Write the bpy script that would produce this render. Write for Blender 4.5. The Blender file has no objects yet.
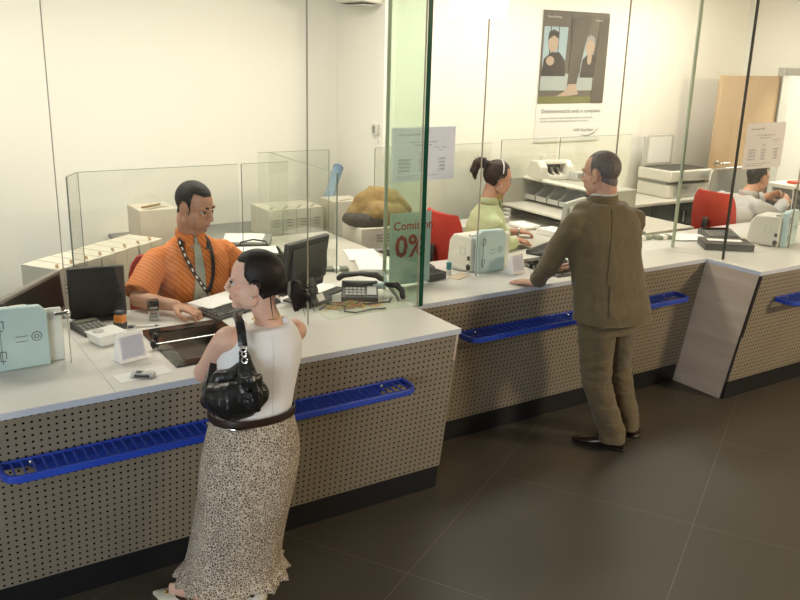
import bpy, bmesh, math, random
from mathutils import Vector, Matrix, noise
from mathutils.bvhtree import BVHTree
random.seed(7)
C = bpy.context.scene.collection
SC = bpy.context.scene
V = Vector
PI = math.pi
# ------------------------------------------------------------------ camera
FPX, YAW, PIT, ROL, H = 854.588, math.radians(33.1298), math.radians(16.4566), math.radians(1.5946), 2.28
_fw = V((math.sin(YAW)*math.cos(PIT), math.cos(YAW)*math.cos(PIT), -math.sin(PIT)))
_r0 = V((math.cos(YAW), -math.sin(YAW), 0)); _u0 = _r0.cross(_fw)
RT = math.cos(ROL)*_r0 + math.sin(ROL)*_u0
UP = -math.sin(ROL)*_r0 + math.cos(ROL)*_u0
CAM = V((0, 0, H))
cd = bpy.data.cameras.new('camera'); cam = bpy.data.objects.new('camera', cd); C.objects.link(cam)
cd.sensor_width = 36; cd.lens = FPX/800*36; cd.clip_end = 60
m = Matrix.Identity(4)
for i in range(3):
    m[i][0], m[i][1], m[i][2], m[i][3] = RT[i], UP[i], -_fw[i], CAM[i]
cam.matrix_world = m
SC.camera = cam

def ray(x, y): return RT*((x-400)/FPX) - UP*((y-300)/FPX) + _fw
def PZ(x, y, z=.95): d = ray(x, y); return CAM + d*((z-H)/d.z)
def PY(x, y, Y): d = ray(x, y); return CAM + d*(Y/d.y)
def PX(x, y, X): d = ray(x, y); return CAM + d*(X/d.x)
def PD(x, y, d): return CAM + ray(x, y)*d

# ------------------------------------------------------------------ materials
def lin(c):
    c /= 255.0
    return c/12.92 if c <= .04045 else ((c+.055)/1.055)**2.4
def rgb(r, g, b): return (lin(r), lin(g), lin(b), 1)

def mat(name, col, rough=.5, metal=0.0, noise_amt=0.0, noise_scale=8.0, bump=0.0, bump_scale=60.0, spec=.5, emit=None):
    m = bpy.data.materials.new(name); m.use_nodes = True
    nt = m.node_tree; b = nt.nodes['Principled BSDF']
    col = tuple(col) if len(col) == 4 else (*col, 1)
    b.inputs['Base Color'].default_value = col
    b.inputs['Roughness'].default_value = rough; b.inputs['Metallic'].default_value = metal
    b.inputs['Specular IOR Level'].default_value = spec
    if emit:
        b.inputs['Emission Color'].default_value = col; b.inputs['Emission Strength'].default_value = emit
    if noise_amt or bump:
        tc = nt.nodes.new('ShaderNodeTexCoord')
    if noise_amt:
        n = nt.nodes.new('ShaderNodeTexNoise'); n.inputs['Scale'].default_value = noise_scale; n.inputs['Detail'].default_value = 4
        nt.links.new(tc.outputs['Object'], n.inputs['Vector'])
        mx = nt.nodes.new('ShaderNodeMix'); mx.data_type = 'RGBA'
        mx.inputs[6].default_value = tuple(max(0, c*(1-noise_amt)) for c in col[:3])+(1,)
        mx.inputs[7].default_value = tuple(min(1, c*(1+noise_amt)) for c in col[:3])+(1,)
        nt.links.new(n.outputs['Fac'], mx.inputs[0]); nt.links.new(mx.outputs[2], b.inputs['Base Color'])
    if bump:
        n2 = nt.nodes.new('ShaderNodeTexNoise'); n2.inputs['Scale'].default_value = bump_scale; n2.inputs['Detail'].default_value = 3
        nt.links.new(tc.outputs['Object'], n2.inputs['Vector'])
        bp = nt.nodes.new('ShaderNodeBump'); bp.inputs['Strength'].default_value = bump; bp.inputs['Distance'].default_value = .01
        nt.links.new(n2.outputs['Fac'], bp.inputs['Height']); nt.links.new(bp.outputs['Normal'], b.inputs['Normal'])
    return m

class NG:
    """small helper for node maths"""
    def __init__(s, m): s.m = m; s.nt = m.node_tree; s.b = s.nt.nodes['Principled BSDF']
    def new(s, t): return s.nt.nodes.new(t)
    def link(s, a, b): s.nt.links.new(a, b)
    def math(s, op, a, b=None):
        n = s.new('ShaderNodeMath'); n.operation = op
        for i, v in enumerate((a, b)):
            if v is None: continue
            if isinstance(v, (int, float)): n.inputs[i].default_value = v
            else: s.link(v, n.inputs[i])
        return n.outputs[0]
    def xyz(s, kind='Object'):
        tc = s.new('ShaderNodeTexCoord'); sp = s.new('ShaderNodeSeparateXYZ'); s.link(tc.outputs[kind], sp.inputs[0])
        s.vec = tc.outputs[kind]
        return sp.outputs
    def mix(s, fac, a, b):
        n = s.new('ShaderNodeMix'); n.data_type = 'RGBA'
        for k, v in ((0, fac), (6, a), (7, b)):
            if isinstance(v, (int, float, tuple)): n.inputs[k].default_value = v
            else: s.link(v, n.inputs[k])
        return n.outputs[2]

def glass_mat(name, tint, edge=.0):
    m = bpy.data.materials.new(name); m.use_nodes = True; nt = m.node_tree; nt.nodes.clear()
    out = nt.nodes.new('ShaderNodeOutputMaterial'); mx = nt.nodes.new('ShaderNodeMixShader')
    tr = nt.nodes.new('ShaderNodeBsdfTransparent'); tr.inputs[0].default_value = (*tint, 1)
    gl = nt.nodes.new('ShaderNodeBsdfGlossy'); gl.inputs['Roughness'].default_value = 0.0
    lw = nt.nodes.new('ShaderNodeLayerWeight'); lw.inputs['Blend'].default_value = .5
    p = nt.nodes.new('ShaderNodeMath'); p.operation = 'POWER'; p.inputs[1].default_value = 5
    a = nt.nodes.new('ShaderNodeMath'); a.operation = 'MULTIPLY_ADD'; a.inputs[1].default_value = .9; a.inputs[2].default_value = .035
    nt.links.new(lw.outputs['Facing'], p.inputs[0]); nt.links.new(p.outputs[0], a.inputs[0]); nt.links.new(a.outputs[0], mx.inputs[0])
    nt.links.new(tr.outputs[0], mx.inputs[1]); nt.links.new(gl.outputs[0], mx.inputs[2]); nt.links.new(mx.outputs[0], out.inputs[0])
    return m

# ------------------------------------------------------------------ mesh builder
WM = {}
class B:
    def __init__(s, M=None): s.v = []; s.f = []; s.mi = []; s.M = M; s.cur = 0
    def add(s, vs, fs):
        o = len(s.v)
        for p in vs:
            p = V(p); s.v.append(s.M @ p if s.M else p)
        for f in fs: s.f.append(tuple(i+o for i in f)); s.mi.append(s.cur)
    def box(s, c, d, R=None):
        c = V(c); x, y, z = (k/2 for k in d)
        vs = [V((sx*x, sy*y, sz*z)) for sz in (-1, 1) for sy in (-1, 1) for sx in (-1, 1)]
        if R: vs = [R @ q for q in vs]
        s.add([c+q for q in vs], [(0, 2, 3, 1), (4, 5, 7, 6), (0, 1, 5, 4), (1, 3, 7, 5), (3, 2, 6, 7), (2, 0, 4, 6)])
    def bx(s, x0, x1, y0, y1, z0, z1): s.box(((x0+x1)/2, (y0+y1)/2, (z0+z1)/2), (abs(x1-x0), abs(y1-y0), abs(z1-z0)))
    def prism(s, poly, axis, a, b):
        """poly in the plane of the two other axes, extruded along axis from a to b"""
        def P(u, w, t): return {'x': (t, u, w), 'y': (u, t, w), 'z': (u, w, t)}[axis]
        n = len(poly); area = sum(poly[i][0]*poly[(i+1) % n][1]-poly[(i+1) % n][0]*poly[i][1] for i in range(n))
        if axis == 'y': area = -area
        if area < 0: poly = poly[::-1]
        if a > b: a, b = b, a
        vs = [P(*q, a) for q in poly]+[P(*q, b) for q in poly]
        s.add(vs, [tuple(range(n-1, -1, -1)), tuple(range(n, 2*n))]+[(i, (i+1) % n, n+(i+1) % n, n+i) for i in range(n)])
    def rings(s, rings, caps=True):
        n = len(rings[0]); vs = [p for r in rings for p in r]; fs = []
        for k in range(len(rings)-1):
            for i in range(n):
                a = k*n+i; b = k*n+(i+1) % n; fs.append((a, b, b+n, a+n))
        if caps:
            fs.append(tuple(range(n-1, -1, -1))); fs.append(tuple(range((len(rings)-1)*n, len(rings)*n)))
        s.add(vs, fs)
    def tube(s, pts, rad, n=12, side=None, rnd=True, e=2.0):
        """loft of ellipses along pts; rad entries r or (a, b): a along side, b across"""
        pts = [V(p) for p in pts]
        if not isinstance(rad, (list,)): rad = [rad]*len(pts)
        rad = [(r, r) if not isinstance(r, tuple) else r for r in rad]
        T = []
        for i in range(len(pts)):
            d = (pts[min(i+1, len(pts)-1)]-pts[max(i-1, 0)])
            T.append(d.normalized() if d.length > 1e-9 else V((0, 0, 1)))
        sd = V(side) if side is not None else (V((0, 0, 1)) if abs(T[0].z) < .9 else V((1, 0, 0)))
        fr = []
        for t in T:
            sd2 = sd - t*sd.dot(t)
            if sd2.length < 1e-4: sd2 = t.orthogonal()
            sd2.normalize(); fr.append((sd2, t.cross(sd2)))
            if side is None: sd = sd2
        def ring(c, S, N, a, b):
            out = []
            for k in range(n):
                th = 2*PI*k/n; x, y = math.cos(th), math.sin(th)
                if e != 2.0: x, y = math.copysign(abs(x)**(2/e), x), math.copysign(abs(y)**(2/e), y)
                out.append(c+S*(x*a)+N*(y*b))
            return out
        R = []
        if rnd:
            a, b = rad[0]; q = min(a, b)
            for g in (80, 55, 28): R.append(ring(pts[0]-T[0]*q*math.sin(math.radians(g)), *fr[0], a*math.cos(math.radians(g)), b*math.cos(math.radians(g))))
        for i in range(len(pts)): R.append(ring(pts[i], *fr[i], *rad[i]))
        if rnd:
            a, b = rad[-1]; q = min(a, b)
            for g in (28, 55, 80): R.append(ring(pts[-1]+T[-1]*q*math.sin(math.radians(g)), *fr[-1], a*math.cos(math.radians(g)), b*math.cos(math.radians(g))))
        s.rings(R)
    def cyl(s, a, b, r, r2=None, n=16): s.tube([a, b], [r, r2 if r2 is not None else r], n, rnd=False)
    def ell(s, c, r, M=None, nu=18, nv=11):
        c = V(c); r = (r, r, r) if not isinstance(r, (tuple, list)) else r
        vs = []
        def P(p): return c+(M @ p if M else p)
        for j in range(1, nv):
            ph = PI*j/nv
            for i in range(nu):
                th = 2*PI*i/nu; vs.append(P(V((r[0]*math.sin(ph)*math.cos(th), r[1]*math.sin(ph)*math.sin(th), r[2]*math.cos(ph)))))
        t = len(vs); vs += [P(V((0, 0, r[2]))), P(V((0, 0, -r[2])))]
        fs = []
        for j in range(nv-2):
            for i in range(nu):
                a = j*nu+i; b = j*nu+(i+1) % nu; fs.append((a, a+nu, b+nu, b))
        for i in range(nu):
            fs.append((t, i, (i+1) % nu)); o = (nv-2)*nu; fs.append((t+1, o+(i+1) % nu, o+i))
        s.add(vs, fs)
    def lathe(s, prof, c=(0, 0, 0), n=20):
        c = V(c); s.rings([[c+V((r*math.cos(2*PI*k/n), r*math.sin(2*PI*k/n), z)) for k in range(n)] for r, z in prof])
    def mesh(s, name, inv=None):
        me = bpy.data.meshes.new(name)
        vs = [inv @ p for p in s.v] if inv else s.v
        me.from_pydata([tuple(p) for p in vs], [], s.f); me.update()
        return me
    def obj(s, name, mats, parent=None, world=False, bevel=0, smooth=35, seg=2):
        inv = WM[parent.name].inverted() if (world and parent) else None
        me = s.mesh(name, inv)
        return link(name, me, mats, parent, s.mi, bevel, smooth, seg)

def link(name, me, mats, parent=None, mi=None, bevel=0, smooth=35, seg=2):
    if not isinstance(mats, (list, tuple)): mats = [mats]
    for m in mats: me.materials.append(m)
    if mi and len(mats) > 1: me.polygons.foreach_set('material_index', mi)
    if smooth:
        me.polygons.foreach_set('use_smooth', [True]*len(me.polygons))
        if smooth < 179: me.set_sharp_from_angle(angle=math.radians(smooth))
    o = bpy.data.objects.new(name, me); C.objects.link(o)
    if parent: o.parent = parent
    WM[o.name] = WM[parent.name].copy() if parent else Matrix.Identity(4)
    if bevel:
        md = o.modifiers.new('edge', 'BEVEL'); md.width = bevel; md.segments = seg; md.limit_method = 'ANGLE'; md.angle_limit = math.radians(40)
    return o

def tag(o, label, cat, group=None, kind=None):
    o['label'] = label; o['category'] = cat
    if group: o['group'] = group
    if kind: o['kind'] = kind
    return o

def thing(name, label, cat, loc=(0, 0, 0), rz=0, group=None, R=None):
    o = bpy.data.objects.new(name, None); C.objects.link(o)
    M = Matrix.Translation(V(loc)) @ (R.to_4x4() if R else Matrix.Rotation(rz, 4, 'Z'))
    o.matrix_world = M; WM[o.name] = M.copy(); o.empty_display_size = .1
    tag(o, label, cat, group)
    return o

def struct(b, name, m, parent=None, **k):
    o = b.obj(name, m, parent, **k)
    if not parent: o['kind'] = 'structure'
    return o

def text_mesh(items, name, m, parent, font_res=2):
    """items: (string, size, Matrix, align). one mesh of lettering"""
    vs = []; fs = []
    for s_, size, M, al in items:
        cu = bpy.data.curves.new('t', 'FONT'); cu.body = s_; cu.offset = .0045 if size > .1 else (.0012 if size > .06 else 0); cu.size = size; cu.align_x = al; cu.resolution_u = font_res
        to = bpy.data.objects.new('t', cu); C.objects.link(to)
        dg = bpy.context.evaluated_depsgraph_get(); me = bpy.data.meshes.new_from_object(to.evaluated_get(dg))
        o = len(vs)
        vs += [tuple(M @ v.co) for v in me.vertices]; fs += [tuple(i+o for i in p.vertices) for p in me.polygons]
        bpy.data.objects.remove(to); bpy.data.meshes.remove(me); bpy.data.curves.remove(cu)
    me = bpy.data.meshes.new(name); me.from_pydata(vs, [], fs); me.update()
    return link(name, me, m, parent, smooth=0)

# ------------------------------------------------------------------ palette
M_ = {}
M_['wall'] = mat('wall_paint', (.86, .83, .745), .75, noise_amt=.02, noise_scale=1.5)
M_['ceil'] = mat('ceiling_paint', (.8, .78, .72), .8)
M_['white_lam'] = mat('white_laminate', (.67, .65, .605), .28, noise_amt=.03, noise_scale=5)
M_['desk_lam'] = mat('desk_laminate', (.57, .54, .47), .35, noise_amt=.03, noise_scale=5)
M_['edge_band'] = mat('edge_band', (.52, .55, .62), .35)
M_['kick'] = mat('kick_plate_black', (.012, .012, .013), .4)
M_['body'] = mat('carcass_grey', (.2, .19, .17), .6)
M_['blue'] = mat('blue_powder_coat', (.018, .055, .40), .35, bump=.05, bump_scale=300)
M_['steel'] = mat('steel', (.6, .6, .58), .25, 1)
M_['chrome'] = mat('chrome', (.8, .8, .8), .12, 1)
M_['black'] = mat('black_plastic', (.016, .016, .016), .4)
M_['blackgloss'] = mat('black_gloss', (.008, .008, .009), .12)
M_['dkgrey'] = mat('dark_grey_plastic', (.05, .05, .047), .45)
M_['grey'] = mat('grey_plastic', (.24, .24, .22), .5)
M_['ltgrey'] = mat('light_grey_plastic', (.50, .49, .45), .45)
M_['cream'] = mat('cream_plastic', (.68, .65, .56), .4)
M_['whitep'] = mat('white_plastic', (.78, .77, .73), .35)
M_['paleblue'] = mat('pale_blue_plastic', (.50, .64, .66), .4)
M_['ink'] = mat('ink_dark', (.03, .04, .05), .6)
M_['inkgrey'] = mat('ink_grey', (.12, .13, .15), .6)
M_['paper'] = mat('paper', (.82, .80, .76), .8)
def paper_mat(name, col, tr=.58):
    m = mat(name, col, .85, spec=.2); nt = m.node_tree; b = nt.nodes['Principled BSDF']; out = nt.nodes['Material Output']
    t = nt.nodes.new('ShaderNodeBsdfTranslucent'); t.inputs[0].default_value = (*col, 1); mx = nt.nodes.new('ShaderNodeMixShader'); mx.inputs[0].default_value = tr
    nt.links.new(b.outputs[0], mx.inputs[1]); nt.links.new(t.outputs[0], mx.inputs[2]); nt.links.new(mx.outputs[0], out.inputs[0])
    return m
M_['sheet'] = paper_mat('notice_paper', (.80, .80, .86))
M_['red'] = mat('red_fabric', (.42, .022, .01), .75, bump=.2, bump_scale=400)
M_['redink'] = mat('red_ink', (.42, .03, .025), .6)
M_['orange'] = mat('orange_plastic', (.75, .25, .04), .4)
M_['teal'] = mat('teal_label', (.02, .25, .27), .5)
M_['card'] = mat('archive_cardboard', (.62, .58, .48), .75, noise_amt=.06, noise_scale=9)
M_['carddark'] = mat('brown_cardboard_edge', (.28, .19, .09), .8)
M_['green_edge'] = mat('green_glass_edge', (.006, .065, .036), .15)
M_['pale_edge'] = mat('pale_glass_edge', (.42, .47, .36), .2)
M_['screen_edge'] = mat('screen_glass_edge', (.20, .23, .18), .6)
M_['seam'] = mat('glass_joint_bead', (.30, .26, .19), .3)
M_['glass'] = glass_mat('clear_glass', (.975, .985, .97))
M_['glass_green'] = glass_mat('green_tinted_glass', (.87, .945, .875))
M_['glass_low'] = glass_mat('low_screen_glass', (.972, .982, .965))
M_['metal_dull'] = mat('brushed_aluminium', (.5, .5, .48), .38, .8)
M_['gold'] = mat('gold', (.75, .5, .16), .25, 1)

def wood_mat(name, a, b, sc=(1.2, 1.2, 14), rough=.4, horiz=False):
    m = mat(name, a, rough); g = NG(m); g.xyz()
    mp = g.new('ShaderNodeMapping'); mp.inputs['Scale'].default_value = sc; g.link(g.vec, mp.inputs['Vector'])
    n = g.new('ShaderNodeTexNoise'); n.inputs['Scale'].default_value = 1.6; n.inputs['Detail'].default_value = 6; n.inputs['Distortion'].default_value = .6
    g.link(mp.outputs[0], n.inputs['Vector'])
    rp = g.new('ShaderNodeValToRGB'); rp.color_ramp.elements[0].position = .3; rp.color_ramp.elements[1].position = .72
    rp.color_ramp.elements[0].color = (*a, 1); rp.color_ramp.elements[1].color = (*b, 1)
    g.link(n.outputs['Fac'], rp.inputs[0]); g.link(rp.outputs[0], g.b.inputs['Base Color'])
    return m
M_['beech'] = wood_mat('beech_laminate', (.48, .37, .28), (.60, .49, .39), (1, 1, 8))
M_['doorwood'] = wood_mat('door_beech', (.44, .30, .16), (.50, .35, .20), (6, 6, .8), .45)

# perforated metal: square holes on a 3 cm grid
def perf_mat():
    m = mat('perforated_bronze_metal', (.25, .20, .14), .42, .35); g = NG(m); X, Y, Z = g.xyz()
    p = .0296
    fu = g.math('ABSOLUTE', g.math('SUBTRACT', g.math('FRACT', g.math('DIVIDE', X, p)), .5))
    fv = g.math('ABSOLUTE', g.math('SUBTRACT', g.math('FRACT', g.math('DIVIDE', Z, p)), .5))
    hole = g.math('LESS_THAN', g.math('MAXIMUM', fu, fv), .155)
    n = g.new('ShaderNodeTexNoise'); n.inputs['Scale'].default_value = 3; g.link(g.vec, n.inputs['Vector'])
    base = g.mix(n.outputs['Fac'], (.30, .252, .185, 1), (.37, .315, .235, 1))
    g.link(g.mix(hole, base, (.006, .006, .006, 1)), g.b.inputs['Base Color'])
    inv = g.math('SUBTRACT', 1.0, hole)
    g.link(g.math('MULTIPLY', inv, .35), g.b.inputs['Metallic'])
    g.link(g.math('MULTIPLY', inv, .5), g.b.inputs['Specular IOR Level'])
    bp = g.new('ShaderNodeBump'); bp.inputs['Strength'].default_value = .5; bp.inputs['Distance'].default_value = .004
    g.link(inv, bp.inputs['Height']); g.link(bp.outputs[0], g.b.inputs['Normal'])
    return m
M_['perf'] = perf_mat()

def floor_mat():
    m = mat('floor_slabs', (.06, .055, .045), .5); g = NG(m); X, Y, Z = g.xyz()
    a, b = .864, .503
    u = g.math('ADD', g.math('MULTIPLY', X, a), g.math('MULTIPLY', Y, b))
    v = g.math('SUBTRACT', g.math('MULTIPLY', Y, a), g.math('MULTIPLY', X, b))
    def line(t, off, pitch, w):
        f = g.math('ABSOLUTE', g.math('SUBTRACT', g.math('FRACT', g.math('ADD', g.math('DIVIDE', g.math('SUBTRACT', t, off), pitch), .5)), .5))
        return g.math('LESS_THAN', f, w/pitch)
    ln = g.math('MAXIMUM', line(u, 4.12, 1.09, .0022), line(v, .37, 1.075, .0022))
    n = g.new('ShaderNodeTexNoise'); n.inputs['Scale'].default_value = 1.3; n.inputs['Detail'].default_value = 5; g.link(g.vec, n.inputs['Vector'])
    n2 = g.new('ShaderNodeTexNoise'); n2.inputs['Scale'].default_value = 130; n2.inputs['Detail'].default_value = 3; g.link(g.vec, n2.inputs['Vector'])
    base = g.mix(n.outputs['Fac'], (.048, .040, .028, 1), (.076, .064, .045, 1))
    base = g.mix(g.math('MULTIPLY', n2.outputs['Fac'], .5), base, (.055, .048, .037, 1))
    g.link(g.mix(ln, base, (.13, .12, .098, 1)), g.b.inputs['Base Color'])
    rr = g.math('ADD', g.math('MULTIPLY', n.outputs['Fac'], .2), .38); g.link(rr, g.b.inputs['Roughness'])
    return m
M_['floor'] = floor_mat()

# ------------------------------------------------------------------ the setting
WB, WB2, PIERX, WRX, TF, CEIL = 6.5, 5.75, 3.55, 7.86, .15, 3.0
b = B(); b.bx(-4.0, 12.5, -5.0, 9.0, -.1, 0); struct(b, 'floor', M_['floor'])
b = B(); b.bx(-4.0, 2.2, 4.32, WB, 0, TF); b.bx(2.2, WRX, 4.5, WB, 0, TF); struct(b, 'floor_platform', mat('platform_vinyl', (.06, .06, .06), .6))
b = B(); b.bx(-4.1, PIERX, WB, WB+.1, 0, CEIL); struct(b, 'wall_back', M_['wall'])
b = B(); b.bx(PIERX, WRX+.1, WB2, WB+.1, 0, CEIL); struct(b, 'wall_pier', M_['wall'])
DY0, DY1, DZ = 4.35, 5.25, 2.12
b = B(); b.bx(WRX, WRX+.1, DY1+.07, WB2, 0, CEIL); b.bx(WRX, WRX+.1, -5, DY0-.07, 0, CEIL); b.bx(WRX, WRX+.1, DY0-.07, DY1+.07, DZ+.07, CEIL)
struct(b, 'wall_right', M_['wall'])
b = B(); b.bx(-4.1, -4.0, -5, WB, 0, CEIL); struct(b, 'wall_left', M_['wall'])
b = B(); b.bx(-4.1, WRX+2.2, -5, WB+.1, CEIL, CEIL+.1); struct(b, 'ceiling', M_['ceil'])
b = B(); b.bx(-4.1, WRX+.1, -5.1, -5, 0, CEIL); struct(b, 'wall_front', M_['wall'])
# bright corridor beyond the open door
b = B(); b.bx(WRX+2.0, WRX+2.1, 2.5, 7.5, 0, CEIL); b.bx(WRX+.1, WRX+2.0, 7.4, 7.5, 0, CEIL); b.bx(WRX+.1, WRX+2.0, 2.5, 2.6, 0, CEIL); struct(b, 'wall_corridor', M_['wall'])

d = bpy.data.objects.new('door_1', None); C.objects.link(d); d['kind'] = 'structure'; d.location = (WRX, DY1, TF); WM[d.name] = Matrix.Translation((WRX, DY1, TF))
b = B(); t = .07
b.bx(WRX-.015, WRX+.115, DY1, DY1+t, TF, DZ+t); b.bx(WRX-.015, WRX+.115, DY0-t, DY0, TF, DZ+t); b.bx(WRX-.015, WRX+.115, DY0, DY1, DZ, DZ+t)
b.obj('door_frame', M_['metal_dull'], d, world=True, bevel=.004)
b = B(); b.bx(WRX-.91, WRX-.02, DY1+.025, DY1+.065, TF+.01, DZ-.01); leaf = b.obj('door_leaf', M_['doorwood'], d, world=True, bevel=.003)
b = B(); hx, hz = WRX-.84, 1.30
b.cyl((hx, DY1+.025, hz), (hx, DY1-.03, hz), .011); b.tube([(hx, DY1-.03, hz), (hx+.03, DY1-.034, hz), (hx+.125, DY1-.03, hz)], .010)
b.cyl((hx, DY1+.025, hz), (hx, DY1+.018, hz), .026); b.cyl((hx, DY1+.025, hz-.085), (hx, DY1+.016, hz-.085), .024)
b.obj('door_handle', M_['steel'], leaf, world=True)
# ------------------------------------------------------------------ counters
HT = .95
def counter(x0, x1, y, label, pos):
    """leaning perforated front on a black kick plate. y = front edge of the top"""
    t = thing('service_counter', label, 'counter', (x0, y, 0), 0, 'leaning perforated counter fronts')
    L = x1-x0; dy, zt, zk = .118, .92, .14
    b = B(); ang = math.atan2(dy, zt-zk); ln = math.hypot(dy, zt-zk)
    p = B(); p.bx(0, L, 0, .012, 0, ln)
    po = p.obj('perforated_panel', M_['perf'], t)
    po.matrix_parent_inverse = Matrix.Identity(4)
    po.location = (0, .012+dy, zk); po.rotation_euler = (ang, 0, 0)
    b = B(); b.prism([(.012+dy+.004, zk), (.155, 0), (.2, 0), (.2, zk)], 'x', 0, L-.003); b.obj('kick_plate', M_['kick'], t)
    b = B(); b.prism([(.012+.03, zt-.09), (.012+dy+.03, zk), (.2, zk), (.2, .02), (.40, .02), (.40, zt-.07), (.012+.03, zt-.07)], 'x', .02, L-.02); b.obj('carcass', M_['body'], t)
    return t
c1 = counter(-1.3, 2.462, 3.213, 'leaning perforated counter front behind the woman in the leopard skirt', 0)
c2 = counter(2.50, 4.885, 3.645, 'set-back perforated counter front behind the man in the brown suit', 1)
c3 = counter(4.90, WRX-.01, 3.225, 'perforated counter front with the pale wooden end panel', 2)
# wooden end panel of the third counter and plain end of the first
for cc, xx, w in ((c3, 4.885, .016), (c1, 2.446, .014)):
    y0 = WM[cc.name].translation.y
    b = B(); b.prism([(y0+.008, .9195), (y0+.172, .0), (y0+.58, 0), (y0+.43, .9195)], 'x', xx, xx+w)
    ep = b.obj('end_panel', M_['beech'], cc, world=True, bevel=.002)
    if cc is c3:
        e = B(); e.prism([(y0+.0, .9195), (y0+.164, .0), (y0+.172, 0), (y0+.008, .9195)], 'x', xx-.001, xx+w+.014); e.obj('edge_strip', M_['kick'], ep, world=True)

def slab_with_hole(b, x0, x1, y0, y1, hole, z0=.921, z1=HT):
    if not hole: b.bx(x0, x1, y0, y1, z0, z1); return
    a0, a1, c0, c1_ = hole
    # one closed surface with an opening
    xs = [x0, a0, a1, x1]; ys = [y0, c0, c1_, y1]
    vs = [(x, y, z) for z in (z0, z1) for y in ys for x in xs]; fs = []
    I = lambda i, j, k: k*16+j*4+i
    for i in range(3):
        for j in range(3):
            if (i, j) == (1, 1): continue
            fs.append((I(i, j, 1), I(i+1, j, 1), I(i+1, j+1, 1), I(i, j+1, 1))); fs.append((I(i, j, 0), I(i, j+1, 0), I(i+1, j+1, 0), I(i+1, j, 0)))
    for i in range(3):
        fs.append((I(i, 0, 0), I(i+1, 0, 0), I(i+1, 0, 1), I(i, 0, 1))); fs.append((I(i+1, 3, 0), I(i, 3, 0), I(i, 3, 1), I(i+1, 3, 1)))
        fs.append((I(3, i, 0), I(3, i+1, 0), I(3, i+1, 1), I(3, i, 1))); fs.append((I(0, i+1, 0), I(0, i, 0), I(0, i, 1), I(0, i+1, 1)))
    fs += [(I(2, 1, 0), I(1, 1, 0), I(1, 1, 1), I(2, 1, 1)), (I(1, 2, 0), I(2, 2, 0), I(2, 2, 1), I(1, 2, 1)), (I(1, 1, 0), I(1, 2, 0), I(1, 2, 1), I(1, 1, 1)), (I(2, 2, 0), I(2, 1, 0), I(2, 1, 1), I(2, 2, 1))]
    b.add(vs, fs)
TR1 = (1.085, 1.45, 3.37, 3.88); TR2 = (3.60, 3.93, 3.74, 4.16)
G1, G2, G3 = 3.624, 3.992, 3.574
def top(label, rects, edges):
    t = thing('countertop', label, 'countertop', (rects[0][0], rects[0][2], HT), 0, 'white countertops')
    b = B()
    for r in rects: slab_with_hole(b, *r)
    b.obj('slab', M_['white_lam'], t, world=True, bevel=.002)
    b = B()
    for x0, x1, y0, y1 in edges: b.bx(x0, x1, y0, y1, .9215, HT-.002)
    b.obj('edge_band', M_['edge_band'], t, world=True)
    return t
SEAM = .775
top('white countertop in front of the teller in the orange shirt', [(SEAM+.0004, 2.464, 3.213, 4.26, TR1)], [(SEAM+.0004, 2.464, 3.211, 3.213), (2.464, 2.466, 3.213, 3.62)])
top('white countertop under the pale blue banknote machine, beside the calculator', [(-1.3, SEAM-.0004, 3.213, 4.26, None)], [(-1.3, SEAM-.0004, 3.2105, 3.213)])
top('white countertop under the hand of the man in the brown suit', [(2.468, 4.883, 3.647, 4.42, TR2)], [(2.50, 4.883, 3.645, 3.647)])
top('white countertop above the pale wooden end panel', [(4.888, WRX-.01, 3.227, 4.36, None)], [(4.888, WRX-.01, 3.225, 3.227), (4.886, 4.888, 3.227, 3.66)])
# plinths that carry the teller side of the tops, and return desks
t = thing('return_desk', 'long white desk running back from the telephone to the archive boxes', 'desk', (2.44, 4.9, TF))
b = B(); b.bx(1.98, 2.95, 4.262, 5.56, .918, HT-.001); b.obj('desktop', M_['desk_lam'], t, world=True, bevel=.002)
for xx in (2.0, 2.91): b = B(); b.bx(xx, xx+.025, 4.5, 5.52, TF, .9178); b.obj('side_panel', M_['ltgrey'], t, world=True)
t = thing('return_desk', 'white return desk under the grey pigeonhole unit', 'desk', (4.5, 4.9, TF))
b = B(); b.bx(3.98, 5.72, 4.43, 5.02, .918, HT-.001); b.bx(3.98, 5.2, 5.02, 5.5, .918, HT-.001); b.obj('desktop', M_['desk_lam'], t, world=True)
for xx in (4.0, 5.1): b = B(); b.bx(xx, xx+.03, 5.0, 5.4, TF, .917); b.obj('side_panel', M_['ltgrey'], t, world=True)

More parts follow.
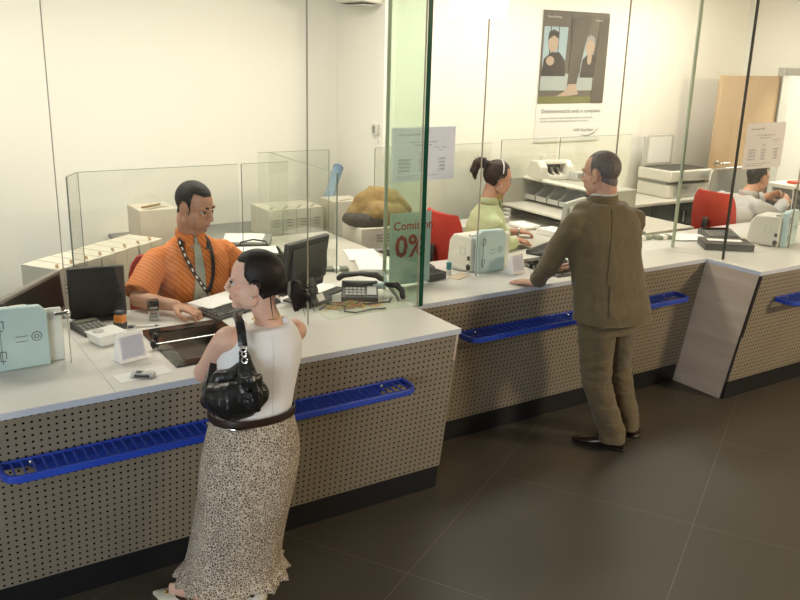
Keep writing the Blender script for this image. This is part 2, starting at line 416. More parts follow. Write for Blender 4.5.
# deal trays sunk in the tops
def deal_tray(hole, label):
    x0, x1, y0, y1 = hole; t = thing('cash_tray', label, 'tray', ((x0+x1)/2, (y0+y1)/2, .87), 0, 'sunken cash trays')
    b = B(); w = .045; z = HT+.0005
    for r in ((x0-w*.4, x1+w*.4, y0-w*.4, y0+w), (x0-w*.4, x1+w*.4, y1-w, y1+w*.4), (x0-w*.4, x0+w, y0+w, y1-w), (x1-w, x1+w*.4, y0+w, y1-w)): b.bx(*r, z, z+.006)
    b.obj('frame', M_['blackgloss'], t, world=True, bevel=.002)
    b = B(); b.bx(x0+.003, x1-.003, y0+.003, y1-.003, .86, .868)
    for r in ((x0+.003, x0+.009, y0+.003, y1-.003), (x1-.009, x1-.003, y0+.003, y1-.003), (x0+.009, x1-.009, y0+.003, y0+.009), (x0+.009, x1-.009, y1-.009, y1-.003)): b.bx(*r, .868, HT)
    b.obj('basin', mat('basin_steel', (.30, .27, .23), .3, 1), t, world=True)
    b = B(); ym = (y0+y1)/2
    b.cyl((x0-.03, G1-.004 if x0 < 2 else ym-.05, HT+.024), (x1+.03, G1-.004 if x0 < 2 else ym-.05, HT+.024), .0035, n=10)
    b.obj('rod', M_['steel'], t, world=True)
    for q, w_ in ((0, 0), (.10, .04)):
        yk = (G1-.004 if x0 < 2 else ym-.05)+q; xk = x0-.034+w_; k = B(); k.ell((xk, yk, HT+.026), (.014, .018, .019)); k.cyl((xk, yk, HT+.0065), (xk, yk, HT+.02), .007); k.obj('knob', M_['black'], t, world=True)
deal_tray(TR1, 'sunken steel cash tray in a black frame before the orange-shirted teller')
deal_tray(TR2, 'sunken steel cash tray in a black frame by the hand on the counter')

# blue bag racks
def rack(x0, x1, y, zt, label):
    t = thing('bag_rack', label, 'rack', ((x0+x1)/2, y, zt), 0, 'blue bag racks under the counters')
    D = .135; b = B(); c = .045
    path = [(x0, y-.004, zt-.012), (x0, y-D+c, zt-.014), (x0+.015, y-D+.015, zt-.014), (x0+c, y-D, zt-.015), (x1-c, y-D, zt-.015), (x1-.015, y-D+.015, zt-.014), (x1, y-D+c, zt-.014), (x1, y-.004, zt-.012)]
    R = []
    for i, p in enumerate(path):
        p = V(p); a = V(path[max(i-1, 0)]); q = V(path[min(i+1, 7)]); tn = (q-a).normalized(); sd = tn.cross(V((0, 0, 1)))
        R.append([p+sd*.008+V((0, 0, .015)), p-sd*.008+V((0, 0, .015)), p-sd*.008-V((0, 0, .015)), p+sd*.008-V((0, 0, .015))])
    b.rings(R); b.bx(x0, x1, y-.008, y+.004, zt-.03, zt+.003)
    b.obj('frame', M_['blue'], t, world=True, bevel=.003)
    b = B(); n = int((x1-x0)/.0375)
    for i in range(1, n):
        x = x0+(x1-x0)*i/n; b.tube([(x, y-.006, zt-.004), (x, y-D+.006, zt-.008)], .0042, 6, rnd=False)
    b.obj('slats', M_['blue'], t, world=True)
    b = B(); xa, xb = x0+.10, x1-.10
    b.prism([(xa, zt-.03), (xb, zt-.03), (xb-.05, zt-.075), (xa+.05, zt-.075)], 'y', y-.006, y+.0)
    b.obj('back_plate', M_['blue'], t, world=True)
    for f in (.06, .45, .93):
        x = x0+(x1-x0)*f; k = B(); k.ell((x, y-.016, zt-.012), (.009, .008, .009)); k.obj('bolt', M_['chrome'], t, world=True)
rack(.335, 2.14, 3.243, .737, 'blue slatted bag rack behind the woman in the leopard skirt')
rack(2.80, 4.63, 3.675, .737, 'blue slatted bag rack behind the man in the brown suit')
rack(5.14, 7.0, 3.257, .737, 'blue slatted bag rack to the side of the pale wooden end panel')

# ------------------------------------------------------------------ glass
GT = CEIL-.002
def pane(x0, x1, y, label, sm='seam', th=.010, z0=HT+.0015):
    t = thing('glass_screen', label, 'glass panel', ((x0+x1)/2, y, z0), 0, 'tall clear glass panes on the counters')
    b = B(); b.bx(x0, x1-.0045, y-th/2, y+th/2, z0, GT); b.f = [b.f[2], b.f[4]]; b.mi = [0, 0]; b.obj('pane', M_['glass'], t, world=True, smooth=0)
    b = B(); b.bx(x1-.0033, x1-.0008, y-th/2-.001, y+th/2+.001, z0, GT); b.obj('joint_bead', M_[sm], t, world=True, smooth=0)
    return t
pane(-1.3, .70, G1, 'tall clear glass pane in front of the big pale blue banknote machine')
pane(.70, 1.826, G1, 'tall clear glass pane before the teller in the orange shirt')
pane(1.826, 2.478, G1, 'tall clear glass pane before the black telephone')
pane(2.535, 3.155, G2, 'tall clear glass pane carrying the zero-percent sign')
pane(3.155, 4.275, G2, 'tall clear glass pane before the teller in the green shirt')
pane(4.275, 4.935, G2, 'tall clear glass pane behind the shoulder of the man in the suit', 'pale_edge')
pane(4.97, 5.70, G3, 'tall clear glass pane before the teller in the grey shirt')
pane(5.70, WRX-.02, G3, 'tall clear glass pane beyond the joint at the hands of the grey-shirted teller')
def side_pane(x, y0, y1, label, mf, mb, th=.022, gm='glass_green'):
    t = thing('glass_side_panel', label, 'glass panel', (x, (y0+y1)/2, HT), 0, 'green edged glass side panels')
    z0 = HT+.0015
    b = B(); b.bx(x-th/2, x+th/2, y0+.006, y1-.006, z0, GT); b.f = [b.f[3], b.f[5]]; b.mi = [0, 0]; b.obj('pane', M_[gm], t, world=True, smooth=0)
    b = B(); b.bx(x-th/2-.001, x+th/2+.001, y0, y0+.0055, z0, GT); b.obj('front_edge', mf, t, world=True, smooth=0)
    b = B(); b.bx(x-th/2, x+th/2, y1-.0055, y1, z0, GT); b.obj('back_edge', mb, t, world=True, smooth=0)
side_pane(2.495, G1-.008, G2+.005, 'green-edged glass side panel beside the zero-percent sign', M_['green_edge'], M_['pale_edge'])
side_pane(4.952, G3-.008, G2+.005, 'black-edged glass side panel above the pale wooden end panel', mat('near_black_glass_edge', (.003, .008, .006), .15), M_['pale_edge'], gm='glass_low')
# chrome clamp at the first joint
t = thing('glass_clamp', 'chrome ball clamp on the glass joint above the calculator', 'clamp', (.70, G1, 1.16))
b = B(); b.ell((.70, G1+.022, 1.165), (.017, .014, .017)); b.obj('ball', M_['chrome'], t, world=True)
b = B(); b.box((.672, G1+.014, 1.172), (.05, .012, .014)); b.obj('bracket', M_['steel'], t, world=True, bevel=.002)

# low glass screens round the desks
def low_screen(pts, z0, z1, label):
    t = thing('low_glass_screen', label, 'glass screen', (pts[0][0], pts[0][1], z0), 0, None)
    for i in range(len(pts)-1):
        a, q = V((*pts[i], 0)), V((*pts[i+1], 0)); d = (q-a); L = d.length; an = math.atan2(d.y, d.x)
        b = B(Matrix.Translation(a) @ Matrix.Rotation(an, 4, 'Z')); b.bx(.004, L-.004, -.004, .004, z0, z1)
        pn = b.obj('pane', M_['glass_low'], t, world=True, smooth=0)
        b = B(Matrix.Translation(a) @ Matrix.Rotation(an, 4, 'Z')); b.bx(.004, L-.004, -.004, .004, z1+.0002, z1+.0022); b.bx(.0, .0025, -.004, .004, z0, z1)
        b.obj('polished_edge', M_['screen_edge'], pn, world=True, smooth=0)
low_screen([(.955, 4.68), (1.045, 4.83), (1.972, 4.83)], TF, 1.585, 'low clear glass screen behind the teller in the orange shirt')
low_screen([(1.988, 4.83), (2.30, 4.83)], HT, 1.585, 'low clear glass screen standing on the return desk behind the dark monitor')
low_screen([(3.0, 5.605), (2.43, 5.605)], TF, 1.545, 'low clear glass screen with a corner round the archive boxes')
low_screen([(2.47, 5.50), (2.42, 4.42)][::-1], HT, 1.56, 'low clear glass screen along the middle of the long return desk')
low_screen([(5.30, 5.62), (6.2, 5.62)], 1.002, 1.56, 'low clear glass screen on the printer cabinet behind the man in the suit')
low_screen([(4.64, 5.62), (5.27, 5.62)], TF, 1.56, 'low clear glass screen behind the cream banknote machine')
low_screen([(3.45, 5.70), (4.60, 5.70)], TF, 1.53, 'low clear glass screen behind the teller in the green shirt')

# ------------------------------------------------------------------ notices stuck on the glass
def sheet(name, x0, x1, z0, z1, y, label, cat, texts, m, shear=0):
    """paper taped inside the glass; texts list of (material, [(str,size,x,z,align)]) with x,z from the top-left corner"""
    t = thing(name, label, cat, ((x0+x1)/2, y+.006, z0), 0, None)
    b = B(); b.bx(x0, x1, y+.0065, y+.0075, z0, z1); sh = b.obj('paper', m, t, world=True, smooth=0)
    for mm, its in texts:
        for s_, sz, x, z, al in its:
            Mx = WM[t.name].inverted() @ Matrix.Translation((x0+x, y+.0061, z1-z)) @ Matrix.Rotation(PI/2, 4, 'X')
            text_mesh([(s_, sz, Mx, al)], 'text_line', mm, sh)
    return t
def rates():
    T = [('Cursul valutar BNR', .018, .045, .045, 'LEFT'), ('Cursurile sunt valabile pentru numerar', .0125, .21, .085, 'CENTER'), ('Exchange rates for cash', .0125, .21, .102, 'CENTER'),
         ('Cumparare', .011, .205, .145, 'CENTER'), ('We buy', .010, .205, .158, 'CENTER'), ('Vanzare / We sell', .011, .33, .118, 'CENTER'), ('RON', .010, .33, .132, 'CENTER')]
    for i, (c, p, q) in enumerate((('USD/RON', '2,2300', '2,3400'), ('GBP/RON', '4,0700', '4,7000'), ('CHF/RON', '1,9000', '1,9800'), ('EUR/RON', '3,0800', '3,1800'))):
        z = .185+i*.020
        T += [(c, .0185, .045, z, 'LEFT'), (p, .0185, .205, z, 'CENTER'), (q, .0185, .34, z, 'CENTER')]
    T += [('Comisioanele pot fi modificate de banca. Tranzactiile se fac la casierie', .0095, .035, .272, 'LEFT'), ('cu respectarea regulamentului valutar in vigoare', .0095, .035, .285, 'LEFT')]
    return T
sheet('rate_notice', 2.527, 2.957, 1.557, 1.858, G2, 'white exchange rate notice behind the green glass edge', 'notice', [(M_['ink'], rates())], M_['sheet'])
sheet('rate_notice', 5.005, 5.425, 1.560, 1.864, G3-.022, 'white exchange rate notice before the face of the grey-shirted teller', 'notice', [(M_['ink'], rates())], paper_mat('notice_paper_warm', (.78, .74, .71)))
sheet('commission_sign', 2.53, 2.812, .962, 1.382, G2, 'pale sign on the glass reading Comision 0%', 'sign',
      [(M_['redink'], [('Comision', .070, .022, .098, 'LEFT'), ('0%', .178, .035, .255, 'LEFT')]), (M_['inkgrey'], [('la schimb valutar', .015, .15, .385, 'LEFT')])], paper_mat('sign_paper', (.56, .68, .66), .3))

# ------------------------------------------------------------------ poster on the pier wall
a = PY(543.5, 9.4, WB2-.012); c = PY(610, 14.2, WB2-.012); d_ = PY(534, 142.5, WB2-.012)
px0, px1, pz1, pz0 = (a.x+d_.x)/2+.003, c.x, a.z, d_.z
t = thing('poster', 'framed bank poster of two men in thought above small print', 'poster', ((px0+px1)/2, WB2-.001, pz0))
PWd, PHt = px1-px0, pz1-pz0
def pr(poly, y, m, nm, par):
    b = B(); b.prism([(px0+u*PWd, pz1-v*PHt) for u, v in poly], 'y', WB2-.012-y, WB2-.012-y+.0006); return b.obj(nm, m, par, world=True, smooth=0)
b = B(); b.bx(px0, px1, WB2-.012, WB2-.002, pz0, pz1); bd = b.obj('board', M_['whitep'], t, world=True)
PB = .70
ph = pr([(0, 0), (1, 0), (1, PB), (0, PB)], .001, mat('print_grey_brown', (.13, .112, .092), .6), 'photo_print', t)
k_sky = mat('print_window_blue', (.33, .42, .45), .6); k_dk = mat('print_dark_cloth', (.06, .05, .045), .6); k_sk = mat('print_skin', (.42, .32, .24), .6); k_leg = mat('print_trouser_brown', (.10, .086, .07), .6)
k_tb = mat('print_table', (.36, .40, .38), .6); k_gr = mat('print_grey_hair', (.30, .29, .28), .6); k_gn = mat('print_green_floor', (.17, .17, .06), .6)
pr([(.03, .12), (.38, .12), (.36, .48), (.03, .48)], .002, k_sky, 'window_print', ph); pr([(.62, .22), (.80, .22), (.76, .50), (.60, .50)], .002, k_sky, 'window_print', ph)
for u in (.12, .24): pr([(u, .12), (u+.012, .12), (u+.012, .48), (u, .48)], .0027, k_dk, 'mullion_print', ph)
pr([(.02, .47), (.98, .47), (.98, .60), (.02, .60)], .0034, k_tb, 'table_print', ph); pr([(0, .645), (1, .645), (1, PB), (0, PB)], .0034, k_gn, 'ground_print', ph)
def ovp(u, v, ru, rv, n=16): return [(u+ru*math.cos(2*PI*i/n), v+rv*math.sin(2*PI*i/n)) for i in range(n)]
pr([(.02, .49), (.05, .36), (.15, .31), (.27, .31), (.36, .37), (.38, .49)], .0041, k_dk, 'suit_print', ph)
pr([(.60, .50), (.63, .36), (.72, .31), (.82, .33), (.88, .50)], .0041, k_dk, 'suit_print', ph)
pr(ovp(.17, .235, .075, .075), .0048, k_sk, 'face_print', ph); pr(ovp(.73, .255, .07, .075), .0048, k_sk, 'face_print', ph)
pr([(.09, .22), (.10, .16), (.17, .14), (.24, .16), (.25, .21), (.17, .185)], .0055, k_dk, 'hair_print', ph); pr([(.66, .24), (.67, .19), (.73, .17), (.79, .19), (.80, .24), (.73, .205)], .0055, k_gr, 'hair_print', ph)
pr(ovp(.14, .375, .06, .035), .0062, k_sk, 'hands_print', ph); pr(ovp(.73, .35, .035, .05), .0062, k_sk, 'hand_print', ph)
pr([(.42, .05), (.74, .02), (.66, .20), (.56, .55), (.42, .56), (.44, .25)], .0069, k_leg, 'trouser_print', ph)
pr([(.86, .05), (1.0, .03), (1.0, PB), (.80, PB), (.82, .4)], .0069, k_leg, 'trouser_print', ph)
pr([(.44, .55), (.54, .55), (.60, .63), (.42, .645), (.26, .645), (.40, .60)], .0076, k_sk, 'bare_foot_print', ph)
Mt = lambda u, v: WM[t.name].inverted() @ Matrix.Translation((px0+u*PWd, WB2-.0145, pz1-v*PHt)) @ Matrix.Rotation(PI/2, 4, 'X')
for it, mm in ((('Dumneavoastr\u0103 ave\u021bi o companie.', .052, Mt(.07, .775), 'LEFT'), 0), (('Noi avem solu\u021bii bancare pentru dezvoltarea companiei dumneavoastr\u0103,', .0215, Mt(.06, .82), 'LEFT'), 0),
           (('Noi oferim consultan\u021b\u0103 \u0219i finan\u021bare pentru fiecare proiect \u00een parte.', .0215, Mt(.06, .845), 'LEFT'), 0), (('HVB Tiriac Bank', .036, Mt(.58, .925), 'LEFT'), 0)):
    text_mesh([it], 'text_line', M_['inkgrey'], t)
Mu = lambda u, v: WM[t.name].inverted() @ Matrix.Translation((px0+u*PWd, WB2-.0205, pz1-v*PHt)) @ Matrix.Rotation(PI/2, 4, 'X')
kw = mat('print_white', (.6, .6, .58), .6)
for it in (('Pentru Banking', .026, Mu(.06, .055), 'LEFT'), ('companii', .024, Mu(.78, .065), 'LEFT')): text_mesh([it], 'text_line', kw, t)
sw = B(); pts = [(px0+PWd*u, WB2-.0135, pz1-PHt*v) for u, v in ((.70, .955), (.80, .965), (.90, .945), (.97, .905))]
sw.tube(pts, [(.002, .0015), (.005, .0015), (.005, .0015), (.001, .0015)], 8, rnd=False); sw.obj('swoosh_print', M_['inkgrey'], t, world=True)
# ------------------------------------------------------------------ things on the counters
Z = HT+.0008
def banknote_counter(x, y, rz, label):
    """pale blue back plate towards the customer, cream machine behind"""
    t = thing('banknote_machine', label, 'banknote machine', (x, y, Z), rz, 'banknote machines with pale blue backs')
    b = B(); b.prism([(-.11, 0), (.11, 0), (.11, .235), (.085, .262), (-.085, .268), (-.11, .25)], 'y', 0, .04)
    bp = b.obj('back_plate', M_['paleblue'], t, bevel=.006)
    b = B()
    for z in (.065, .195):
        for r in ((-.085, -.081, z-.022, z+.022), (-.063, -.059, z-.012, z+.022), (-.085, -.059, z+.018, z+.022), (-.085, -.063, z-.022, z-.018), (-.077, -.074, z-.035, z+.035)): b.bx(r[0], r[1], -.0012, .001, r[2], r[3])
    b.bx(-.0765, -.0745, -.0012, .001, .09, .18); b.obj('clip_print', M_['inkgrey'], bp, smooth=0)
    for k in range(2): b = B(); b.bx(-.02, .028, -.0012, .001, .118+k*.022, .1205+k*.022); b.obj('line_print', M_['inkgrey'], bp, smooth=0)
    b = B()
    for r_ in (.021, .010):
        n = 24; vs = []; 
        for i in range(n):
            a = 2*PI*i/n; c, s_ = math.cos(a), math.sin(a)
            vs += [(.062+c*r_, -.0012, .135+s_*r_), (.062+c*(r_-.0035), -.0012, .135+s_*(r_-.0035))]
        b.add(vs, [(2*i, 2*i+1, (2*i+3) % (2*n), (2*i+2) % (2*n)) for i in range(n)])
    b.obj('printed_logo', M_['inkgrey'], bp, smooth=0)
    b = B()
    b.prism([(.045, 0), (.27, 0), (.275, .03), (.262, .17), (.225, .215), (.06, .225), (.045, .21)], 'x', -.135, .07); b.obj('body', M_['cream'], t, bevel=.012, seg=3)
    b = B(); b.prism([(.035, 0), (.16, 0), (.175, .045), (.10, .055), (.085, .09), (.15, .155), (.12, .20), (.05, .235), (.035, .22)], 'x', .072, .175); b.obj('note_hopper', M_['whitep'], t, bevel=.005)
    b = B()
    for k in range(7): b.box((.125, .125+k*.004, .058+k*.0065), (.088, .07, .004), Matrix.Rotation(.25, 3, 'X'))
    b.obj('banknotes', mat('banknote_grey', (.25, .24, .2), .7), t)
    b = B(); b.bx(.10, .155, .075, .085, .19, .225); b.prism([(.09, .205), (.135, .185), (.14, .193), (.095, .216)], 'x', .078, .168); b.obj('keypad', M_['grey'], t)
    b = B(); b.cyl((-.125, .075, .222), (.055, .075, .222), .014); b.obj('roller', M_['metal_dull'], t)
    b = B(); b.bx(-.12, .055, .10, .115, .216, .2195); b.bx(-.1365, -.134, .10, .15, .10, .1025); b.bx(-.1365, -.134, .10, .15, .145, .1475); b.bx(-.1365, -.134, .10, .1025, .10, .145); b.bx(-.1365, -.134, .1475, .15, .10, .145); b.obj('seam_line', M_['ltgrey'], t)
    b = B(); b.bx(-.139, -.134, .055, .075, .075, .10); b.obj('power_switch', M_['black'], t); b = B(); b.ell((-.137, .065, .03), (.012, .018, .02)); b.obj('socket', M_['black'], t)
    b = B(); b.tube([(-.145, .065, .028), (-.16, .05, .012), (-.175, .09, .008), (-.18, .16, .007)], .004, 8); b.obj('cord', M_['black'], t)
    return t
bn1 = banknote_counter(.512, 3.645, 0, 'large pale blue backed banknote machine next to the calculator')
bn2 = banknote_counter(3.305, 4.03, math.radians(3), 'pale blue backed cream banknote machine before the teller in green')
bn3 = banknote_counter(5.79, 3.62, math.radians(14), 'pale blue backed cream banknote machine before the teller in the grey shirt')
# bent wire guide on the first machine
b = B(); b.tube([(-.055, .13, .22), (-.052, .13, .252), (-.02, .13, .252), (-.016, .13, .22)], .003, 6); b.obj('wire_guide', M_['black'], bn1)

def price_holder(x, y, rz, label):
    t = thing('notice_holder', label, 'notice holder', (x, y, Z), rz, 'small white slanted notice holders')
    w = .062; b = B(); b.prism([(0, 0), (.075, 0), (.07, .012), (.036, .125), (.028, .125)], 'x', -w, w); st = b.obj('wedge', M_['whitep'], t, bevel=.002)
    a = math.atan2(.028, .125)
    b = B(); R = Matrix.Rotation(-a, 3, 'X'); b.box((0, .0128, .064), (.104, .0012, .098), R); sh = b.obj('printed_card', M_['sheet'], t, smooth=0)
    b = B()
    for k in range(9): b.box((-.002+(.006 if k % 3 == 2 else 0), .0115-.0115+.0035+k*0+(.028/.125)*(.028+k*.0095), .028+k*.0095), (.082-(.018 if k % 3 == 2 else 0), .0006, .0022), R)
    b.obj('print_lines', mat('faint_print', (.38, .38, .42), .7), sh, smooth=0)
price_holder(.935, 3.515, math.radians(14), 'small white slanted notice holder beside the mobile phone')
price_holder(3.43, 3.905, math.radians(14), 'small white slanted notice holder by the hand of the man in the suit')

# mobile phone on its paper
b = B(Matrix.Translation((.93, 3.35, Z)) @ Matrix.Rotation(.10, 4, 'Z')); b.bx(-.12, .105, -.048, .05, 0, .0008); tag(b.obj('paper_sheet', M_['paper'], smooth=0), 'white sheet of paper on the countertop under the mobile phone', 'paper')
t = thing('mobile_phone', 'silver and black mobile phone lying on the white sheet', 'phone', (.915, 3.322, Z+.0012), math.radians(-32))
b = B(); b.tube([(-.042, 0, .009), (0, 0, .010), (.042, 0, .009)], [(.0215, .0085), (.024, .009), (.021, .0085)], 20, side=(0, 1, 0), e=3); b.obj('casing', M_['ltgrey'], t)
b = B(); b.bx(-.028, -.004, -.014, .014, .0175, .0195); b.obj('screen', M_['dkgrey'], t)
b = B()
for i in range(4):
    for j in range(3): b.bx(.006+i*.010, .012+i*.010, -.014+j*.0105, -.007+j*.0105, .0178, .0198)
b.obj('keypad', M_['whitep'], t)
b = B(); b.tube([(-.03, -.0225, .010), (.03, -.0225, .010)], [(.006, .0015)]*2, 8, side=(0, 0, 1)); b.tube([(-.03, .0225, .010), (.03, .0225, .010)], [(.006, .0015)]*2, 8, side=(0, 0, 1)); b.obj('side_trim', M_['black'], t)

# calculator, stamps, pen, dish
t = thing('calculator', 'black desk calculator with grey keys by the banknote machine', 'calculator', (.875, 4.02, Z), math.radians(12))
b = B(); b.prism([(-.085, 0), (.085, 0), (.085, .035), (-.085, .016)], 'x', -.065, .065); b.obj('casing', M_['dkgrey'], t, bevel=.003)
b = B(); sl = .019/.17; R = Matrix.Rotation(math.atan(sl), 3, 'X')
for i in range(5):
    for j in range(5): b.box((-.048+i*.024, -.068+j*.021, .0275+(-.068+j*.021)*sl), (.018, .014, .006), R)
b.obj('keys', M_['grey'], t, bevel=.001)
b = B(); b.box((0, .058, .0265+.058*sl+.001), (.105, .032, .003), R); b.obj('display', mat('lcd_green', (.16, .18, .13), .3), t)
t = thing('rubber_stamp', 'orange and black rubber stamp beside the pen', 'stamp', (1.005, 3.99, Z), math.radians(-50), None)
b = B(); b.prism([(-.024, .03), (.024, .03), (.024, .062), (.018, .07), (-.018, .07), (-.024, .062)], 'y', -.018, .018); b.obj('casing', M_['orange'], t, bevel=.002)
b = B(); b.prism([(-.027, 0), (.027, 0), (.027, .032), (-.027, .032)], 'y', -.02, .02); b.obj('base', M_['black'], t, bevel=.003)
b = B(); b.tube([(-.016, 0, .078), (.02, 0, .082)], [(.019, .012), (.017, .012)], 14, side=(0, 1, 0)); b.obj('handle', M_['black'], t)
t = thing('rubber_stamp', 'clear and black self-inking stamp by the forearm of the orange-shirted teller', 'stamp', (1.185, 4.05, Z), math.radians(-12))
clear = mat('clear_smoky_plastic', (.42, .43, .40), .15)
b = B(); b.bx(-.024, -.018, -.018, .018, 0, .05); b.bx(.018, .024, -.018, .018, 0, .05); b.bx(-.018, .018, -.018, -.013, 0, .016); b.bx(-.018, .018, .013, .018, 0, .016); b.bx(-.017, .017, -.012, .012, .02, .028); b.obj('frame', clear, t, bevel=.001)
b = B(); b.bx(-.027, .027, -.022, .022, .051, .102); b.obj('cap', M_['blackgloss'], t, bevel=.006)
b = B(); b.bx(-.02, .02, -.0228, -.022, .06, .072); b.obj('window', M_['grey'], t)
t = thing('ballpoint_pen', 'white ballpoint pen with dark cap on the desk', 'pen', (1.105, 3.955, Z+.005), math.radians(-17))
b = B(); b.cyl((-.045, 0, 0), (.052, 0, 0), .0045); b.obj('barrel', M_['whitep'], t)
b = B(); b.cyl((.0525, 0, 0), (.073, 0, 0), .0045, .0015); b.cyl((-.046, 0, 0), (-.072, 0, 0), .005, .005); b.bx(-.07, -.035, -.0015, .0015, .005, .0075); b.obj('cap', mat('navy_plastic', (.01, .014, .05), .4), t)
t = thing('plastic_dish', 'flat white plastic coin dish with a lid before the stamps', 'dish', (.90, 3.83, Z), math.radians(16))
b = B(); b.prism([(-.06, 0), (.06, 0), (.07, .042), (-.07, .042)], 'y', -.06, .06); b.obj('tub', M_['whitep'], t, bevel=.006)
b = B(); b.bx(-.074, .074, -.064, .064, .043, .050); b.obj('lid', M_['whitep'], t, bevel=.003)
b = B(); b.lathe([(0, .0505), (.026, .0505), (.026, .054), (0, .054)], (-.03, .02, 0), 18); b.obj('label_disc', M_['ltgrey'], t)

def keyboard(x, y, rz, label):
    t = thing('keyboard', label, 'keyboard', (x, y, Z), rz, 'black computer keyboards')
    b = B(); b.prism([(-.085, 0), (.085, 0), (.085, .03), (-.085, .014)], 'x', -.22, .22); b.obj('casing', M_['black'], t, bevel=.004)
    b = B(); sl = .016/.17; R = Matrix.Rotation(math.atan(sl), 3, 'X')
    for j in range(6):
        yy = -.065+j*.0235
        if j == 0:
            for c, w in ((-.18, .05), (-.06, .16), (.09, .06), (.175, .07)): b.box((c, yy, .0255+yy*sl), (w, .017, .008), R)
        else:
            for i in range(19): b.box((-.202+i*.0224, yy, .0255+yy*sl), (.0185, .0175, .008), R)
    b.obj('keys', M_['dkgrey'], t, bevel=.0012)
keyboard(1.63, 4.03, math.radians(20), 'black keyboard under the documents of the orange-shirted teller')
keyboard(4.06, 4.31, math.radians(22), 'black keyboard by the pointing hand of the teller in green')

def papers(x, y, z, rz, n, label, w=.21, l=.297, spread=.006, m=None, group=None, cat='papers', name='paper_stack', th=.0012):
    t = thing(name, label, cat, (x, y, z), rz, group)
    rnd = random.Random(hash(label) % 1000 if False else len(label))
    for k in range(n):
        b = B(Matrix.Translation((rnd.uniform(-spread, spread), rnd.uniform(-spread, spread), 0)) @ Matrix.Rotation(rnd.uniform(-.05, .05)*(spread/.006), 4, 'Z'))
        b.bx(-w/2, w/2, -l/2, l/2, k*th*1.05, k*th*1.05+th); b.obj('sheet', m or M_['paper'], t, smooth=0)
    return t
papers(1.56, 4.115, Z+.034, math.radians(25), 3, 'white documents lying across the keyboard of the orange-shirted teller', .3, .16)
papers(2.02, 4.19, Z, math.radians(-62), 4, 'loose white papers between the monitor and the telephone', .30, .42, .012)
t = thing('clipboard', 'thin black tray under the loose papers by the telephone', 'tray', (2.14, 4.04, Z), math.radians(28)); b = B(); b.bx(-.16, .16, -.03, .03, 0, .012); b.obj('plate', M_['black'], t, bevel=.003)
papers(2.70, 4.44, Z, math.radians(-25), 7, 'thick stack of white forms beside the green glass edge', .22, .30, .004, th=.004)
papers(2.80, 4.76, Z, math.radians(-20), 2, 'white sheet behind the thick stack of forms', .21, .30, .003, th=.004)
papers(2.22, 5.375, Z+.0512, math.radians(-28), 4, 'white papers on top of the flat grey box', .26, .28, .006)
t = thing('flat_box', 'flat grey document box on the far end of the return desk', 'box', (2.215, 5.37, Z), math.radians(-28)); b = B(); b.bx(-.2, .18, -.15, .17, 0, .04); b.obj('box', M_['dkgrey'], t, bevel=.004); b = B(); b.bx(-.202, .182, -.152, .172, .0402, .050); b.obj('lid', M_['grey'], t, bevel=.003)
def bundle(x, y, z, rz, label, n=3):
    t = thing('banknote_bundle', label, 'banknotes', (x, y, z), rz, 'paper-banded banknote bundles')
    b = B(); b.bx(-.075, .075, -.034, .034, 0, .009*n); b.obj('notes', mat('banknote_green', (.22, .25, .19), .8, noise_amt=.2, noise_scale=60), t, bevel=.002)
    b = B(); b.bx(-.018, .018, -.0348, .0348, -.0004, .009*n+.0006); b.obj('paper_band', M_['paper'], t)
bundle(2.46, 4.50, Z, math.radians(-20), 'small banknote bundle behind the telephone', 2)
bundle(2.34, 4.63, Z, math.radians(35), 'banknote bundle nearer the dark monitor', 2)
bundle(4.93, 4.28, Z, math.radians(-8), 'banded banknote bundle by the elbow of the man in the suit', 3)
bundle(5.10, 4.22, Z, math.radians(-14), 'banded banknote bundle behind the two pale glass edges', 3)
bundle(4.98, 4.385, Z, math.radians(-8), 'yellowish banknote bundle behind the two others', 4)
papers(5.33, 4.14, Z, math.radians(-30), 5, 'white papers left of the black file box', .30, .21, .015, th=.002)

# telephone
t = thing('telephone', 'black desk telephone on the countertop behind the glass', 'telephone', (2.28, 3.90, Z), math.radians(-30)); tl = t
b = B(); b.prism([(-.09, 0), (.09, 0), (.09, .075), (.07, .082), (-.085, .03)], 'x', -.10, .10); b.obj('base', M_['dkgrey'], t, bevel=.006)
b = B(); b.tube([(-.115, .055, .10), (-.09, .055, .118), (0, .055, .126), (.09, .055, .118), (.115, .055, .10)], [(.026, .016), (.026, .017), (.020, .012), (.026, .017), (.026, .016)], 14, side=(0, 1, 0)); b.obj('handset', M_['dkgrey'], t)
b = B(); sl = .052/.155; R = Matrix.Rotation(math.atan(sl), 3, 'X')
for i in range(5):
    for j in range(3): b.box((-.07+i*.022, -.065+j*.024, .038+(-.065+j*.024+.085)*sl-.002), (.015, .014, .006), R)
b.obj('buttons', M_['ltgrey'], t)
b = B(); b.box((.065, -.03, .052), (.05, .08, .004), R); b.obj('label_card', M_['ltgrey'], t)
b = B()
pts = []
for k in range(90):
    a = k*1.1; s_ = k/89; c = V((.125+.09*s_, .04-.10*s_, .085-.078*s_+.05*math.sin(PI*s_)*.3)); pts.append(c+V((.007*math.cos(a), .003*math.sin(a), .007*math.sin(a))))
b.tube(pts, .0022, 6); b.obj('coiled_cord', M_['black'], t)
t = thing('headset', 'pale headset with a black curved earpiece beside the telephone', 'headset', (2.44, 3.83, Z))
b = B(); b.tube([(2.36, 3.88, Z+.062), (2.39, 3.855, Z+.068), (2.425, 3.86, Z+.075), (2.435, 3.885, Z+.10), (2.43, 3.90, Z+.13)], [(.014, .008), (.018, .008), (.018, .008), (.016, .006), (.008, .004)], 10); b.obj('pale_cradle', M_['paleblue'], t, world=True)
